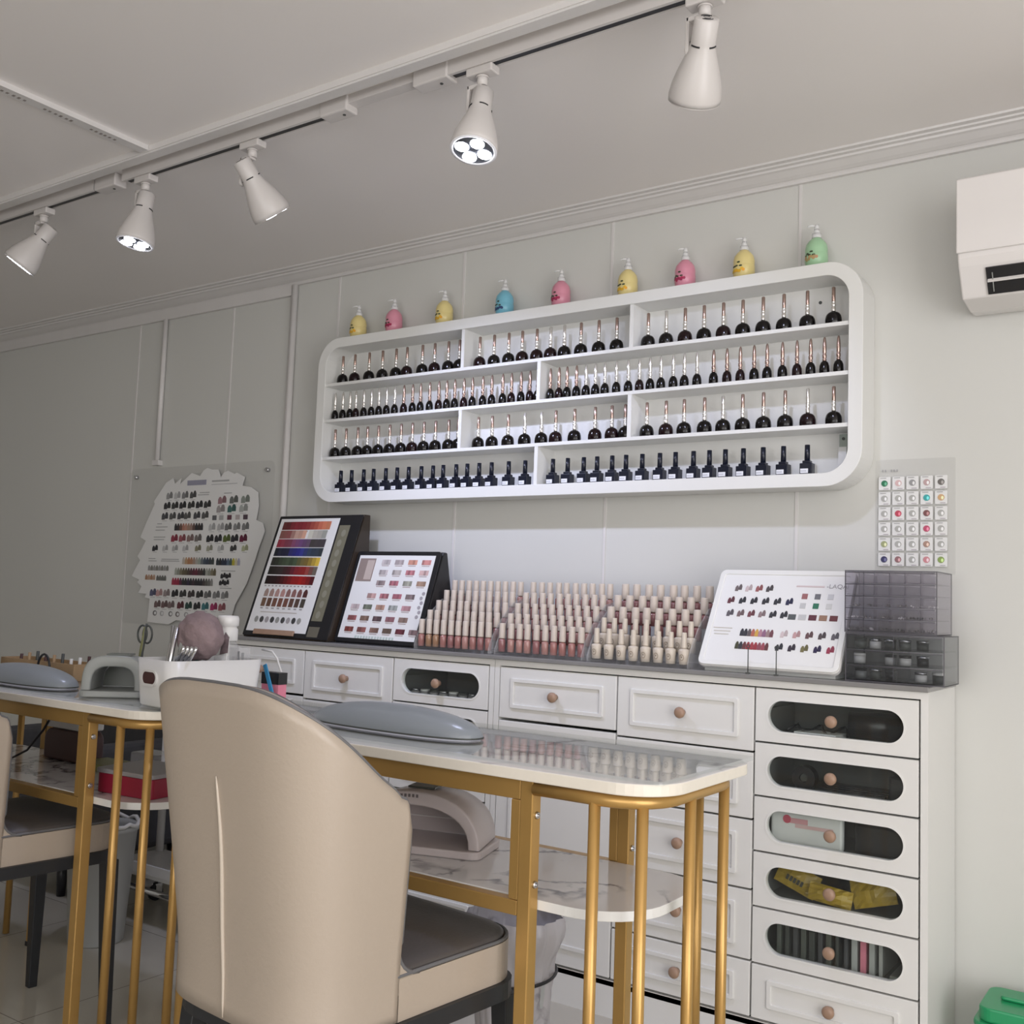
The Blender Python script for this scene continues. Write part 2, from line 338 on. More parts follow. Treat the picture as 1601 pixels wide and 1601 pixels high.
def spotlight(x, d, lit, label, side=-1, power=9):
    """track spotlight, head pointing along d"""
    t = thing('track_spotlight', label, 'spotlight', (x, -.93, ZC), 0, 'track spotlights')
    bm = BM(); box(bm, -.035, .035, -.016, .016, -.052, -.034); obj('track_adapter', bm, 'spot', t, bev=.003)
    bm = BM(); cone(bm, (0, 0, -.052), (0, 0, -.075), .012, n=16); cone(bm, (0, 0, -.054), (0, 0, -.057), .0145, n=16); obj('swivel', bm, 'spot', t)
    d = Vector(d).normalized(); piv = Vector((side*.002, 0, -.125)); q = d.to_track_quat('-Z', 'Y').to_matrix()
    off = side*.031
    bm = BM(); box(bm, min(0, off)-.004, max(0, off)+.004, -.010, .010, -.080, -.070); box(bm, off-.005, off+.003, -.010, .010, -.135, -.070)
    cone(bm, (off-.006, 0, -.135), (off+.004, 0, -.135), .010, n=16); obj('arm', bm, 'spot', t, bev=.002)
    bm = BM(); P_ = [(0, .045), (.021, .045), (.0235, .043), (.024, 0), (.0245, -.005), (.031, -.025), (.042, -.055), (.049, -.079), (.052, -.098), (.0515, -.108), (.0485, -.108)]
    prof2 = [(r, z) for r, z in P_]
    lathe(bm, prof2, 32)
    h = obj('head', bm, 'spot', t); bmt = None
    h.location = piv+Vector((0, 0, 0)); h.rotation_euler = q.to_euler()
    # remove bottom cap by building inner reflector ring as separate part
    bm = BM(); lathe(bm, [(.0515, -.1082), (.0515, -.1095), (.0445, -.1095), (.0445, -.1082)], 32); 
    r_ = obj('reflector', bm, 'lit_rim' if lit else 'spot', h)  # rim coloured whiter on lit heads, standing in for LED light on it
    bm = BM(); lathe(bm, [(0, -.1082), (.0443, -.1082), (.0443, -.1088), (0, -.1088)], 28); f_ = obj('lamp_face', bm, 'refl', h)
    bm = BM()
    for sx in (-1, 1):
        for sy in (-1, 1): cone(bm, (sx*.0185, sy*.0185, -.1106), (sx*.0185, sy*.0185, -.1088), .0155, n=18)
    obj('led', bm, 'led', h)
    bm = BM()
    for k in range(4):
        a = PI/4+k*PI/2
        pts = [Vector((.0246*math.cos(a+.1*j), .0246*math.sin(a+.1*j), -.003)) for j in range(-4, 5)]
        tube(bm, pts, .0016, 6)
    for s_ in (-1, 1):
        for rr in (.008, .014): tube(bm, [Vector((rr*math.cos(s_*PI/2+.13*j), rr*math.sin(s_*PI/2+.13*j), .0452)) for j in range(-6, 7)], .0012, 5)
    obj('vent_slot', bm, 'black', h)
    L = bpy.data.lights.new('spot_beam', 'SPOT'); L.energy = power; L.color = (.66, .71, 1.0); L.spot_size = math.radians(95); L.spot_blend = .8; L.shadow_soft_size = .025
    lo = bpy.data.objects.new('spot_beam', L); COL.objects.link(lo); lo.parent = h; lo.location = (0, 0, -.118)
    return t
spotlight(-3.02, (-.55, -.45, -1), True, 'leftmost lit track spotlight, cut by the picture edge')
spotlight(-2.51, (-.06, -.16, -1), True, 'lit track spotlight second from left, pointing down')
spotlight(-2.065, (.13, .62, -.75), False, 'track spotlight tilted toward the wall, its lit face turned away', power=22)
spotlight(-1.325, (.04, -.24, -1), True, 'lit track spotlight in the middle showing its four round lamps')
spotlight(-.80, (-.45, .62, -.75), False, 'rightmost and largest track spotlight, tilted away toward the wall', power=10)

# ------------------------------------------------------------------ wall display shelf
SX0, SX1, SZ0, SZ1, SD = -2.63, -.735, 1.358, 1.934, .105
sh = thing('display_shelf', 'long white wall shelf unit with rounded corners holding rows of polish bottles', 'shelf', ((SX0+SX1)/2, 0, SZ0))
cx_ = (SX0+SX1)/2
loc = lambda p, a: (p[0]-cx_, a, p[1]-SZ0)
bm = BM(); ring_plate(bm, rrect(SX0, SX1, SZ0, SZ1, .095, 12), rrect(SX0+.037, SX1-.036, SZ0+.034, SZ1-.034, .062, 12), loc, -SD, -.0005)
fr = obj('frame', bm, 'white', sh, bev=.0015)
for p in fr.data.polygons: p.use_smooth = False
bm = BM(); prism(bm, rrect(SX0+.03, SX1-.03, SZ0+.028, SZ1-.028, .062, 10), loc, -.006, -.001); obj('back_panel', bm, 'white', sh)
BZ = [1.776, 1.649, 1.517]; Z4 = SZ0+.034
for z in BZ:
    bm = BM(); x0 = SX0+.036; x1 = SX1-.035
    box(bm, x0-cx_, x1-cx_, -SD+.004, -.006, z-.010-SZ0, z-SZ0); obj('shelf_board', bm, 'white', sh)
for x, z0, z1 in ((-1.993, BZ[0], 1.90), (-1.388, BZ[0], 1.90), (-1.70, BZ[1], BZ[0]-.01), (-1.993, BZ[2], BZ[1]-.01), (-1.388, BZ[2], BZ[1]-.01), (-1.70, Z4, BZ[2]-.01)):
    bm = BM(); box(bm, x-.006-cx_, x+.006-cx_, -SD+.005, -.006, z0-SZ0, z1-SZ0); obj('divider', bm, 'white', sh)
for x, z in ((-1.72, 1.868), (-.875, 1.86)):
    bm = BM(); cone(bm, (x-cx_, -.0075, z-SZ0), (x-cx_, -.0055, z-SZ0), .0045, n=10); obj('screw', bm, 'dark', sh)
# metal hanging strip in the lower right bay
t = thing('hanging_strip', 'narrow metal strip with clip leaning in shelf unit\'s lower right corner', 'metal strip', (-.805, -.012, Z4+.001))
bm = BM(); box(bm, -.011, .009, -.012, -.006, .0, .108); obj('strip', bm, 'gbracket', t)
bm = BM(); box(bm, -.013, .008, -.0145, -.0122, .004, .075); obj('paper_tag', bm, 'paper', t)
bm = BM(); tube(bm, [(-.012, -.016, .004), (-.004, -.017, .012), (.003, -.016, .026), (.008, -.016, .034)], .0012, 6); tube(bm, [(-.012, -.016, .012), (-.002, -.017, .004)], .0012, 6); obj('wire_clip', bm, 'dark', t)
bm = BM(); cone(bm, (0, -.0125, .096), (0, -.0145, .096), .004, n=10); obj('screw', bm, 'dark', t)

# gel bottles
def gel(kind, capm, bodym):
    t = thing('gel_polish_bottle', 'x', 'nail polish bottle')
    bm = BM(); n = 14
    if kind == 'round':
        lathe(bm, [(.0195, 0), (.0208, .0015), (.0212, .012), (.0207, .019), (.0190, .0255), (.0158, .0305), (.0115, .0338), (.0068, .0355), (.0052, .0360), (.0050, .0415)], 18, sy=.8)
        obj('bottle', bm, bodym, t)
        bm = BM(); lathe(bm, [(.0050, .0412), (.0050, .047), (.0035, .0485), (.0052, .0505), (.0052, .056), (.0038, .058), (.0050, .061), (.0047, .099), (.0035, .1005), (0, .1005)], 12); obj('cap', bm, [capm], t)
        bm = BM(); lathe(bm, [(.0054, .0365), (.0058, .039), (.0058, .0475), (.0044, .0490), (.0062, .0520), (.0060, .0555), (.0046, .0580), (.0057, .0605), (.0053, .0630)], 12); obj('collar', bm, 'silv', t)
    elif kind == 'slim':
        lathe(bm, [(.0115, 0), (.0128, .0015), (.0132, .014), (.0125, .024), (.0095, .032), (.006, .0355), (.0052, .036)], 14, sy=.85)
        obj('bottle', bm, bodym, t)
        bm = BM(); lathe(bm, [(.0052, .0360), (.0056, .041), (.0036, .0425), (.0055, .045), (.0058, .052), (.0042, .055), (.0052, .058), (.0050, .078), (.0036, .094), (.0018, .099), (0, .0995)], 12); obj('cap', bm, [capm], t)
    else:
        box(bm, -.0165, .0165, -.012, .012, 0, .030); box(bm, -.0105, .0105, -.0085, .0085, .030, .037); obj('bottle', bm, bodym, t, bev=.0015)
        bm = BM(); cone(bm, (0, 0, .037), (0, 0, .078), .0072, .0066, 14); obj('cap', bm, 'sqblk', t)
        bm = BM(); box(bm, -.014, .006, -.0128, -.0121, .004, .0155); lb = obj('label_sticker', bm, 'label', t); lb['label'] = 'small white label on the bottle front'
        printed('lettering', [('r', -.011+.0035*i, .0095, .0022, .0035, (.45, .46, .5)) for i in range(4)], lb, lambda u, v, d: (u, -.0128-d*.4, v))
    return t
protos = {}
def place(kind, capm, bodym, x, y, z, label, group):
    key = (kind, capm, bodym)
    if key not in protos: protos[key] = gel(kind, capm, bodym); o = protos[key]; o.location = (x, y, z); o['label'] = label
    else: o = dup(protos[key], (x, y, z), label)
    o['group'] = group; o.rotation_euler = (0, 0, rnd.uniform(-.06, .06) if kind == 'square' else rnd.uniform(0, 3)*0)
    return o
R1 = [[-2.544, -2.487, -2.42, -2.359, -2.298, -2.25, -2.183, -2.131, -2.074, -2.028], [-1.947, -1.891, -1.835, -1.784, -1.73, -1.68, -1.631, -1.573, -1.512, -1.452], [-1.35, -1.293, -1.235, -1.178, -1.121, -1.065, -1.008, -.951, -.888, -.82]]
R2 = [[-2.572, -2.535, -2.501, -2.473, -2.436, -2.401, -2.367, -2.332, -2.296, -2.256, -2.218, -2.184, -2.145, -2.107, -2.074, -2.041, -2.004, -1.97, -1.929, -1.894, -1.852, -1.819, -1.783, -1.75, -1.722], [-1.676, -1.645, -1.617, -1.584, -1.551, -1.519, -1.487, -1.449, -1.41, -1.374, -1.34, -1.306, -1.268, -1.234, -1.196, -1.147, -1.108, -1.07, -1.031, -.995, -.953, -.914, -.878, -.842, -.806]]
R3 = [[-2.564, -2.512, -2.457, -2.412, -2.362, -2.311, -2.261, -2.212, -2.163, -2.114, -2.060, -2.021], [-1.941, -1.887, -1.826, -1.764, -1.703, -1.652, -1.586, -1.516, -1.460, -1.416], [-1.347, -1.287, -1.232, -1.171, -1.117, -1.061, -1.003, -.944, -.884, -.817]]
R4 = [[-2.526, -2.475, -2.419, -2.374, -2.319, -2.269, -2.219, -2.165, -2.116, -2.074, -2.021, -1.977, -1.93, -1.882, -1.817, -1.756], [-1.656, -1.604, -1.549, -1.504, -1.454, -1.409, -1.357, -1.302, -1.254, -1.2, -1.153, -1.107, -1.056, -1.001, -.946, -.883]]
BAY = {3: ('left bay', 'middle bay', 'right bay'), 2: ('left bay', 'right bay')}
for rows, z, kind, shelf in ((R1, BZ[0], 'round', 'top'), (R2, BZ[1], 'slim', 'second'), (R3, BZ[2], 'round', 'third'), (R4, Z4, 'square', 'bottom')):
    for bi, row in enumerate(rows):
        for i, x in enumerate(row):
            silver = kind == 'slim' and ((bi == 0 and i < 9) or (bi == 1 and 3 < i < 15))
            capm = 'silv' if silver or (kind == 'round' and rnd.random() < .12) else 'rose'
            bodym = 'sqblk' if kind == 'square' else ('gelmar' if rnd.random() < .2 else 'gelblk')
            bay = BAY[len(rows)][bi]
            nm = {'round': 'round-shouldered black gel bottle', 'slim': 'slim black gel bottle with long cap', 'square': 'square black polish bottle'}[kind]
            place(kind, capm, bodym, x, -.070 if kind != 'square' else -.072, z+.0004, '%s, %s from left, %s shelf row, %s' % (nm, ORD[i], shelf, bay), '%s bottles in the %s row, %s' % (kind, shelf, bay))

# lotion bottles on top of the shelf
def lotion(m, petal):
    t = thing('lotion_bottle', 'x', 'lotion bottle')
    bm = BM(); lathe(bm, [(.022, 0), (.026, .002), (.0285, .02), (.0295, .022), (.0295, .040), (.0285, .042), (.0285, .043), (.029, .055), (.026, .068), (.019, .078), (.013, .083), (.012, .085)], 24); obj('bottle', bm, m, t)
    bm = BM(); cone(bm, (0, 0, .085), (0, 0, .098), .0125, .0115, 16); cone(bm, (0, 0, .098), (0, 0, .110), .0095, .006, 12); cone(bm, (0, 0, .110), (0, 0, .122), .0065, .0055, 12); tube(bm, [(0, 0, .119), (-.012, -.006, .120), (-.021, -.010, .117)], .0026, 8); obj('pump_head', bm, 'pump', t)
    def f3(u, v, d):
        a = u/.0292-PI/2; r = .0297+d; return (r*math.cos(a), r*math.sin(a), v)
    its = []
    for k in range(9): its.append(('o', -.026+.0045*k+rnd.uniform(-.002, .002), .026+rnd.uniform(-.004, .004), .0085, .0085, [c*rnd.uniform(.8, 1.1) for c in petal]))
    for k in range(5): its.append(('o', -.022+.006*k, .033+.003*k*(k % 2)+rnd.uniform(0, .005), .0095, .0045, (.04, .06, .03)))
    # clip to bottle range
    printed('fruit_print', its, t, f3, .0006)
    return t
LT = {}
lots = [(-2.497, 'Y'), (-2.332, 'P'), (-2.113, 'Y'), (-1.87, 'B'), (-1.66, 'P'), (-1.43, 'Y'), (-1.247, 'P'), (-1.072, 'Y'), (-.872, 'G')]
nmz = dict(Y='yellow', P='pink', B='blue', G='green'); pet = dict(Y=(.75, .45, .03), P=(.35, .02, .08), B=(.02, .05, .15), G=(.45, .30, .15))
wher = ['leftmost on the shelf unit', 'second from left end', 'third from left, beside the blue bottle', 'only blue one of the row', 'just right of the blue bottle', 'between two pink bottles', 'between two yellow bottles at right', 'next to the green bottle', 'rightmost, only green one on the shelf unit']
for (x, c), w_ in zip(lots, wher):
    lab = '%s lotion bottle with clear pump, %s' % (nmz[c], w_)
    if c not in LT: LT[c] = lotion('lot'+c, pet[c]); o = LT[c]; o.location = (x, -.052, SZ1+.0003); o['label'] = lab
    else: o = dup(LT[c], (x, -.052, SZ1+.0003), lab)
    o['group'] = 'lotion bottles on top of the shelf unit'

# ------------------------------------------------------------------ cabinets
CY = -.27; ZT = .878
def stadium(cx, cz, w, h, n=48):
    r = h/2; out = []; k = n//4
    L = w/2-r
    for q, (sx, sz) in enumerate(((1, 1), (-1, 1), (-1, -1), (1, -1))):
        a0 = q*PI/2
        pts = []
        for i in range(k-3): t = a0+PI/2*(i+.5)/(k-3); pts.append((cx+sx*L+r*math.cos(t), cz+r*math.sin(t)))
        ln = [(cx+sx*L*(1-j/3.), cz+sz*r) for j in range(3)]
        pts = pts+ln if q in (0, 2) else [(cx+sx*L*(j+1)/3., cz+sz*r) for j in range(3)]+pts
        out += pts
    return out
def rect_ray(cx, cz, w, h, n=48, ww=None, hh=None):
    out = []
    for (x, z) in stadium(cx, cz, ww, hh, n):
        c, s_ = x-cx, z-cz
        k = min((w/2)/abs(c) if abs(c) > 1e-6 else 99, (h/2)/abs(s_) if abs(s_) > 1e-6 else 99); out.append([cx+k*c, cz+k*s_])
    for sx in (-1, 1):
        for sz in (-1, 1):
            j = min(range(n), key=lambda i: (out[i][0]-cx-sx*w/2)**2+(out[i][1]-cz-sz*h/2)**2); out[j] = [cx+sx*w/2, cz+sz*h/2]
    return [tuple(p) for p in out]
def knob(parent, x, z, lab=None):
    bm = BM(); lathe(bm, [(.0, 0), (.008, 0), (.007, .006), (.009, .010), (.0135, .015), (.0140, .020), (.0115, .0245), (.006, .0265), (0, .027)], 18)
    o = obj('knob', bm, 'wood', parent); o.rotation_euler = (PI/2, 0, 0); o.location = (x, CY-.001, z); return o
def front(parent, x0, x1, z0, z1, panel=True, name='drawer', kb=True, kz=None):
    g = .0022; bm = BM(); box(bm, x0+g, x1-g, CY, CY+.018, z0+g, z1-g)
    d = obj(name, bm, 'cab', parent, bev=.0018)
    if panel:
        a = .040 if name == 'drawer' else .046; b_ = .031 if name == 'drawer' else .046
        bm = BM(); ring_plate(bm, rrect(x0+a, x1-a, z0+b_, z1-b_, .004, 2), rrect(x0+a+.011, x1-a-.011, z0+b_+.011, z1-b_-.011, .003, 2), XZ, CY-.0050, CY+.001)
        obj('moulding', bm, 'cab', d, bev=.0016)
    if kb: knob(d, (x0+x1)/2, (z0+z1)/2 if kz is None else kz)
    return d
def win_front(parent, x0, x1, z0, z1):
    g = .0022; cx, cz = (x0+x1)/2, (z0+z1)/2; n = 48
    w, h = (x1-x0)-.066, (z1-z0)-.056
    bm = BM(); ring_plate(bm, rect_ray(cx, cz, x1-x0-2*g, z1-z0-2*g, n, w, h), stadium(cx, cz, w, h, n), XZ, CY, CY+.018)
    d = obj('drawer', bm, 'cab', parent, bev=.0012)
    bm = BM(); ring_plate(bm, stadium(cx, cz, w+.007, h+.007, n), stadium(cx, cz, w-.001, h-.001, n), XZ, CY-.0012, CY+.002); tr_ = obj('window_trim', bm, 'white', d)
    bm = BM(); prism(bm, stadium(cx, cz, w+.002, h+.002, n), XZ, CY+.008, CY+.0105); obj('window_pane', bm, 'pane', d)
    # shallow drawer box behind
    bm = BM(); box(bm, x0+.012, x1-.012, CY+.02, CY+.235, z0+.012, z0+.016); box(bm, x0+.012, x0+.016, CY+.02, CY+.235, z0+.016, z0+.075); box(bm, x1-.016, x1-.012, CY+.02, CY+.235, z0+.016, z0+.075)
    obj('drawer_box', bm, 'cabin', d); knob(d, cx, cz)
    return d
ZR = [.861, .732, .606, .478, .351, .222, .096]
def cabinet(xr, label, xs):
    """xs: five x of column borders from left to right"""
    t = thing('drawer_cabinet', label, 'cabinet')
    xl, xr_ = xs[0], xs[-1]
    bm = BM(); box(bm, xl, xl+.016, CY, -.004, 0, .862); box(bm, xr_-.016, xr_, CY, -.004, 0, .862); box(bm, xl, xr_, CY, -.004, .862, ZT)
    obj('carcass', bm, 'cab', t)
    bm = BM(); box(bm, xl+.016, xr_-.016, -.012, -.005, 0, .862); box(bm, xl+.016, xr_-.016, CY+.004, -.012, .078, .090)
    for x in xs[2:4]: box(bm, x-.006, x+.006, CY+.020, -.012, .09, .862)
    for z in ZR[1:6]: box(bm, xs[3]+.006, xr_-.016, CY+.021, -.012, z-.004, z+.004)
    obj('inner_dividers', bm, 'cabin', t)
    bm = BM(); box(bm, xl+.016, xr_-.016, CY+.004, CY+.02, .0, .092); obj('plinth', bm, 'cab', t)
    a, b_, c = (xs[1], xs[2]), (xs[2], xs[3]), (xs[3], xs[4]-.018)
    front(t, a[0], a[1], .717, .861); front(t, a[0], a[1], .666, .714, panel=False, kb=False)
    front(t, a[0], a[1], .096, .663, name='door', kb=False)
    zb = [.861, .706, .548, .386, .224, .096]
    for z1, z0 in zip(zb, zb[1:]): front(t, b_[0], b_[1], z0, z1)
    for z1, z0 in zip(ZR[:5], ZR[1:6]): win_front(t, c[0], c[1], z0, z1)
    front(t, c[0], c[1], .096, ZR[5])
    return t
cabinet(0, 'right white drawer cabinet with wooden knobs and five oval drawer windows', [-1.700, -1.684, -1.310, -.936, -.541])
cabinet(0, 'left white drawer cabinet, mostly hidden behind the manicure table', [-2.845, -2.829, -2.454, -2.076, -1.702])
bm = BM(); box(bm, -2.85, -.538, -.282, -.004, ZT+.0005, ZT+.012); ct = tag(obj('worktop', bm, 'mat_top', bev=.002), 'thin grey worktop running along both drawer cabinets', 'worktop')
ZW = ZT+.0125
# contents of the window drawers (right cabinet), x -.92..-.57
def dz(i): return ZR[i+1]+.0165
t = thing('handheld_device', 'dark rounded handheld device at the right of top windowed drawer', 'device', (-.66, -.19, dz(0)))
bm = BM(); cone(bm, (-.075, 0, .036), (.04, .02, .036), .030, .034, 20); obj('barrel', bm, 'black', t)
bm = BM(); cone(bm, (.0, .02, .030), (.07, .05, .022), .014, .012, 12); obj('handle', bm, 'blackm', t)
bm = BM(); tube(bm, [(-.23+.012*i, -.01+.03*math.sin(i*1.3), .012+.018*abs(math.sin(i*.7))) for i in range(14)], .003, 6); tag(obj('cable', bm, 'black'), 'black cable coiled left of the dark device in top windowed drawer', 'cable').location = (-.655, -.18, dz(0)-.004)
bm = BM(); prism(bm, [(-.05, -.03), (.05, -.035), (.055, .03), (-.045, .04)], XY, 0, .012); tag(obj('paper_pad', bm, 'paper'), 'white paper pad lying in the top windowed drawer', 'paper pad').location = (-.80, -.21, dz(0)+.001)
t = thing('tape_roll', 'round black roll in second windowed drawer', 'roll', (-.835, -.2, dz(1)+.029))
bm = BM(); ring_plate(bm, [(.028*math.cos(2*PI*i/24), .028*math.sin(2*PI*i/24)) for i in range(24)], [(.010*math.cos(2*PI*i/24), .010*math.sin(2*PI*i/24)) for i in range(24)], XZ, -.014, .014); obj('ring', bm, 'black', t)
bm = BM(); cone(bm, (0, -.010, 0), (0, .010, 0), .009, n=16); obj('core', bm, 'dark', t)
for i in range(4):
    bm = BM(); box(bm, -.085, .075, -.008, .008, 0, .010); tag(obj('nail_file', bm, 'blackm', bev=.002), 'long black file, %s from front, lying in second windowed drawer' % ORD[i], 'nail file', 'files in the second windowed drawer').location = (-.72, -.215+.026*i, dz(1)+.0005)
bm = BM(); box(bm, -.025, .025, -.012, .03, 0, .058); tag(obj('black_case', bm, 'black', bev=.006), 'black ribbed case at right end of second windowed drawer', 'case').location = (-.612, -.21, dz(1)+.0005)
bm = BM(); box(bm, -.095, .075, -.012, .01, 0, .075)
t = tag(obj('white_pouch', bm, 'paper', bev=.005), 'white pouch with pink print in third windowed drawer', 'pouch'); t.location = (-.815, -.21, dz(2)+.0005)
printed('pink_print', [('r', -.03, .056, .05, .012, (.70, .35, .38)), ('o', -.055, .058, .02, .02, (.6, .10, .15)), ('r', .01, .045, .09, .008, (.75, .5, .5))], t, lambda u, v, d: (u, -.0125-d, v))
bm = BM(); box(bm, -.06, .07, -.012, .01, 0, .075); tag(obj('black_pouch', bm, 'black', bev=.01), 'black pouch at right in third windowed drawer', 'pouch').location = (-.655, -.207, dz(2)+.0005)
def packet(x, y, z, w, h, rot, label):
    bm = BM(); bmesh.ops.create_grid(bm, x_segments=9, y_segments=7, size=.5)
    top = list(bm.verts)
    for v in top: u_, v_ = v.co.x*2, v.co.y*2; v.co = Vector((v.co.x*w, 0, v.co.y*h)); v.co.y = -.010*(1-u_**2)*(1-v_**2)+rnd.uniform(-.002, .002)
    r = bmesh.ops.extrude_face_region(bm, geom=bm.faces[:]); 
    for v in [e for e in r['geom'] if isinstance(e, bmesh.types.BMVert)]: v.co.y = .004-v.co.y*.4
    o = tag(obj('yellow_packet', bm, 'yel'), label, 'packet', 'yellow packets in the fourth windowed drawer'); o.location = (x, y, z); o.rotation_euler = (-.25, rot, 0); return o
pk = packet(-.85, -.20, dz(3)+.046, .10, .055, .35, 'yellow printed packet, leftmost in fourth windowed drawer')
printed('black_print', [('r', -.02+.009*i, -.006, .006, .012, (.03, .03, .02)) for i in range(5)], pk, lambda u, v, d: (u, -.0125-d, v))
packet(-.765, -.225, dz(3)+.028, .10, .040, .1, 'yellow packet behind the knob of fourth windowed drawer')
packet(-.675, -.20, dz(3)+.047, .10, .062, -.3, 'wrinkled yellow packet, rightmost in fourth windowed drawer')
for i in range(13):
    w = rnd.uniform(.007, .013); c = 'dark' if i < 9 else ('binw' if i != 10 else 'pink')
    x = -.885+.0195*i
    bm = BM(); box(bm, -w/2, w/2, -.02, .11, 0, rnd.uniform(.066, .074)); tag(obj('file_folder', bm, ['lampdark', 'dark', 'fabric'][i % 3] if i < 9 else c, bev=.001), 'upright folder, %s from left, in the fifth windowed drawer' % ORD[i], 'folder', 'folders in the fifth windowed drawer').location = (x, -.205, dz(4)+.0005)
bm = BM(); box(bm, -.03, .03, -.02, .08, 0, .012); tag(obj('tool_case', bm, 'lampgrey', bev=.003), 'flat grey case at right end of fifth windowed drawer', 'case').location = (-.60, -.215, dz(4)+.0005)
for i in range(8):
    t = thing('gem_jar', 'tiny clear jar, %s from left, in the left cabinet\'s windowed drawer' % ORD[i], 'jar', (-2.03+.036*i, -.215, dz(0)-.006+.0065), 0, 'jars in the left windowed drawer')
    bm = BM(); cone(bm, (0, 0, 0), (0, 0, .014), .014, n=14); obj('jar', bm, 'lidgrey', t)
    bm = BM(); cone(bm, (0, 0, .0142), (0, 0, .020), .0145, n=14); obj('lid', bm, ['steel', 'paper', 'dark'][i % 3], t)

# ------------------------------------------------------------------ items on the worktop
def slanted(x0, x1, yb, yt, z0, z1):
    """map (u along x, v up the slope, d out of the face) to world for a board leaning back"""
    e = Vector((0, yt-yb, z1-z0)); L = e.length; e.normalize(); nrm = Vector((0, -e.z, e.y))
    def f(u, v, d): p = Vector((x0+u, yb, z0))+e*v+nrm*d; return (p.x, p.y, p.z)
    return f, x1-x0, L
# tall colour display board
f3, bw, bl = slanted(-2.755, -2.372, -.262, -.118, ZW+.004, 1.306)
t = thing('colour_display_board', 'tall black-framed nail colour board with brown side strip, at the worktop\'s left end', 'display board', (0, 0, 0))
bm = BM(); prism(bm, [(-.262, ZW), (-.110, 1.312), (-.082, 1.312), (-.075, ZW)], YZ, -2.762, -2.369); obj('wedge_case', bm, 'brown', t, bev=.003)
bm = BM(); prism(bm, rrect(-.006, bw+.006, .0, bl+.003, .004, 3), lambda p, a: f3(p[0], p[1], a), .0015, .0045); obj('frame', bm, 'black', t)
sw = bw*.755
bm = BM(); prism(bm, [(.006, .016), (sw, .016), (sw, bl-.008), (.006, bl-.008)], lambda p, a: f3(p[0], p[1], a), .0046, .0056); sheet = obj('colour_sheet', bm, 'paper', t)
def ramp(cols, n):
    out = []
    for i in range(n):
        q = i/(n-1)*(len(cols)-1); k = min(int(q), len(cols)-2); a = q-k
        out.append([cols[k][j]*(1-a)+cols[k+1][j]*a for j in range(3)])
    return out
its = []; SL = bl-.024
def row(v, cols, n, u0=.06, u1=.86, hh=.030, kind='r', fill=.97):
    cs = ramp(cols, n); w = (u1-u0)*sw/n
    for i, c in enumerate(cs):
        its.append((kind, .006+u0*sw+w*(i+.5), .016+SL*(1-v), w*fill, hh, (lambda g: [max(.003, q*g) for q in c])(rnd.uniform(.75, 1.2))))
        if kind == 'r': its.append(('r', .006+u0*sw+w*(i+.5), .016+SL*(1-v)-hh*.72, w*.45, .004, (.35, .33, .33)))
row(.065, [(.10, .02, .02), (.22, .02, .03), (.28, .03, .04), (.50, .12, .08), (.62, .22, .12)], 12)
row(.145, [(.30, .12, .10), (.25, .08, .08), (.62, .40, .33), (.60, .34, .25)], 7, .06, .50)
row(.145, [(.62, .60, .52), (.62, .58, .52), (.35, .36, .32)], 4, .54, .84)
row(.225, [(.28, .03, .05), (.24, .06, .10), (.18, .08, .22), (.07, .06, .06), (.06, .05, .06)], 13)
row(.305, [(.01, .012, .02), (.02, .02, .06), (.03, .03, .28), (.03, .05, .09), (.03, .04, .05)], 13)
row(.390, [(.03, .03, .025), (.05, .07, .04), (.06, .09, .05), (.22, .15, .04), (.55, .38, .05)], 13)
row(.470, [(.015, .012, .01), (.03, .02, .02), (.10, .01, .02), (.32, .02, .02), (.12, .10, .08)], 13)
row(.555, [(.01, .004, .005), (.03, .004, .006), (.16, .006, .008), (.40, .01, .01), (.08, .005, .01)], 13)
row(.665, [(.42, .30, .26), (.38, .20, .18), (.10, .03, .03)], 8, .10, .84, .028, 'n', .7)
row(.750, [(.14, .08, .05), (.18, .07, .05), (.06, .05, .04)], 8, .10, .84, .030, 'r', .7)
for k in range(9): its.append(('o', .006+sw*(.12+.088*k), .016+SL*.10, .018, .022, [(.3, .3, .28), (.06, .06, .06), (.35, .33, .33), (.05, .05, .05)][k % 4]))
its.append(('r', .006+sw*.45, .016+SL*.165, sw*.6, .002, (.5, .45, .42)))
printed('swatches', its, sheet, lambda u, v, d: f3(u, v, .0056+d), .0010)
bm = BM(); prism(bm, [(sw*.17, .004), (sw*.83, .004), (sw*.83, .022), (sw*.17, .022)], lambda p, a: f3(p[0], p[1], a), .0050, .012); o = obj('ledge_clip', bm, 'wood', t, bev=.002)
its = [('r', sw+.032, bl*.53, .048, bl*.78, (.17, .16, .11)), ('r', sw+.032, bl*.055, .048, bl*.08, (.13, .12, .09))]
for k in range(9): its.append(('o', sw+.032+rnd.uniform(-.006, .006), bl*(.19+.083*k), .020, .026, (.24, .235, .18)))
printed('side_strip', its, t, lambda u, v, d: f3(u, v, .0046+d), .0008)
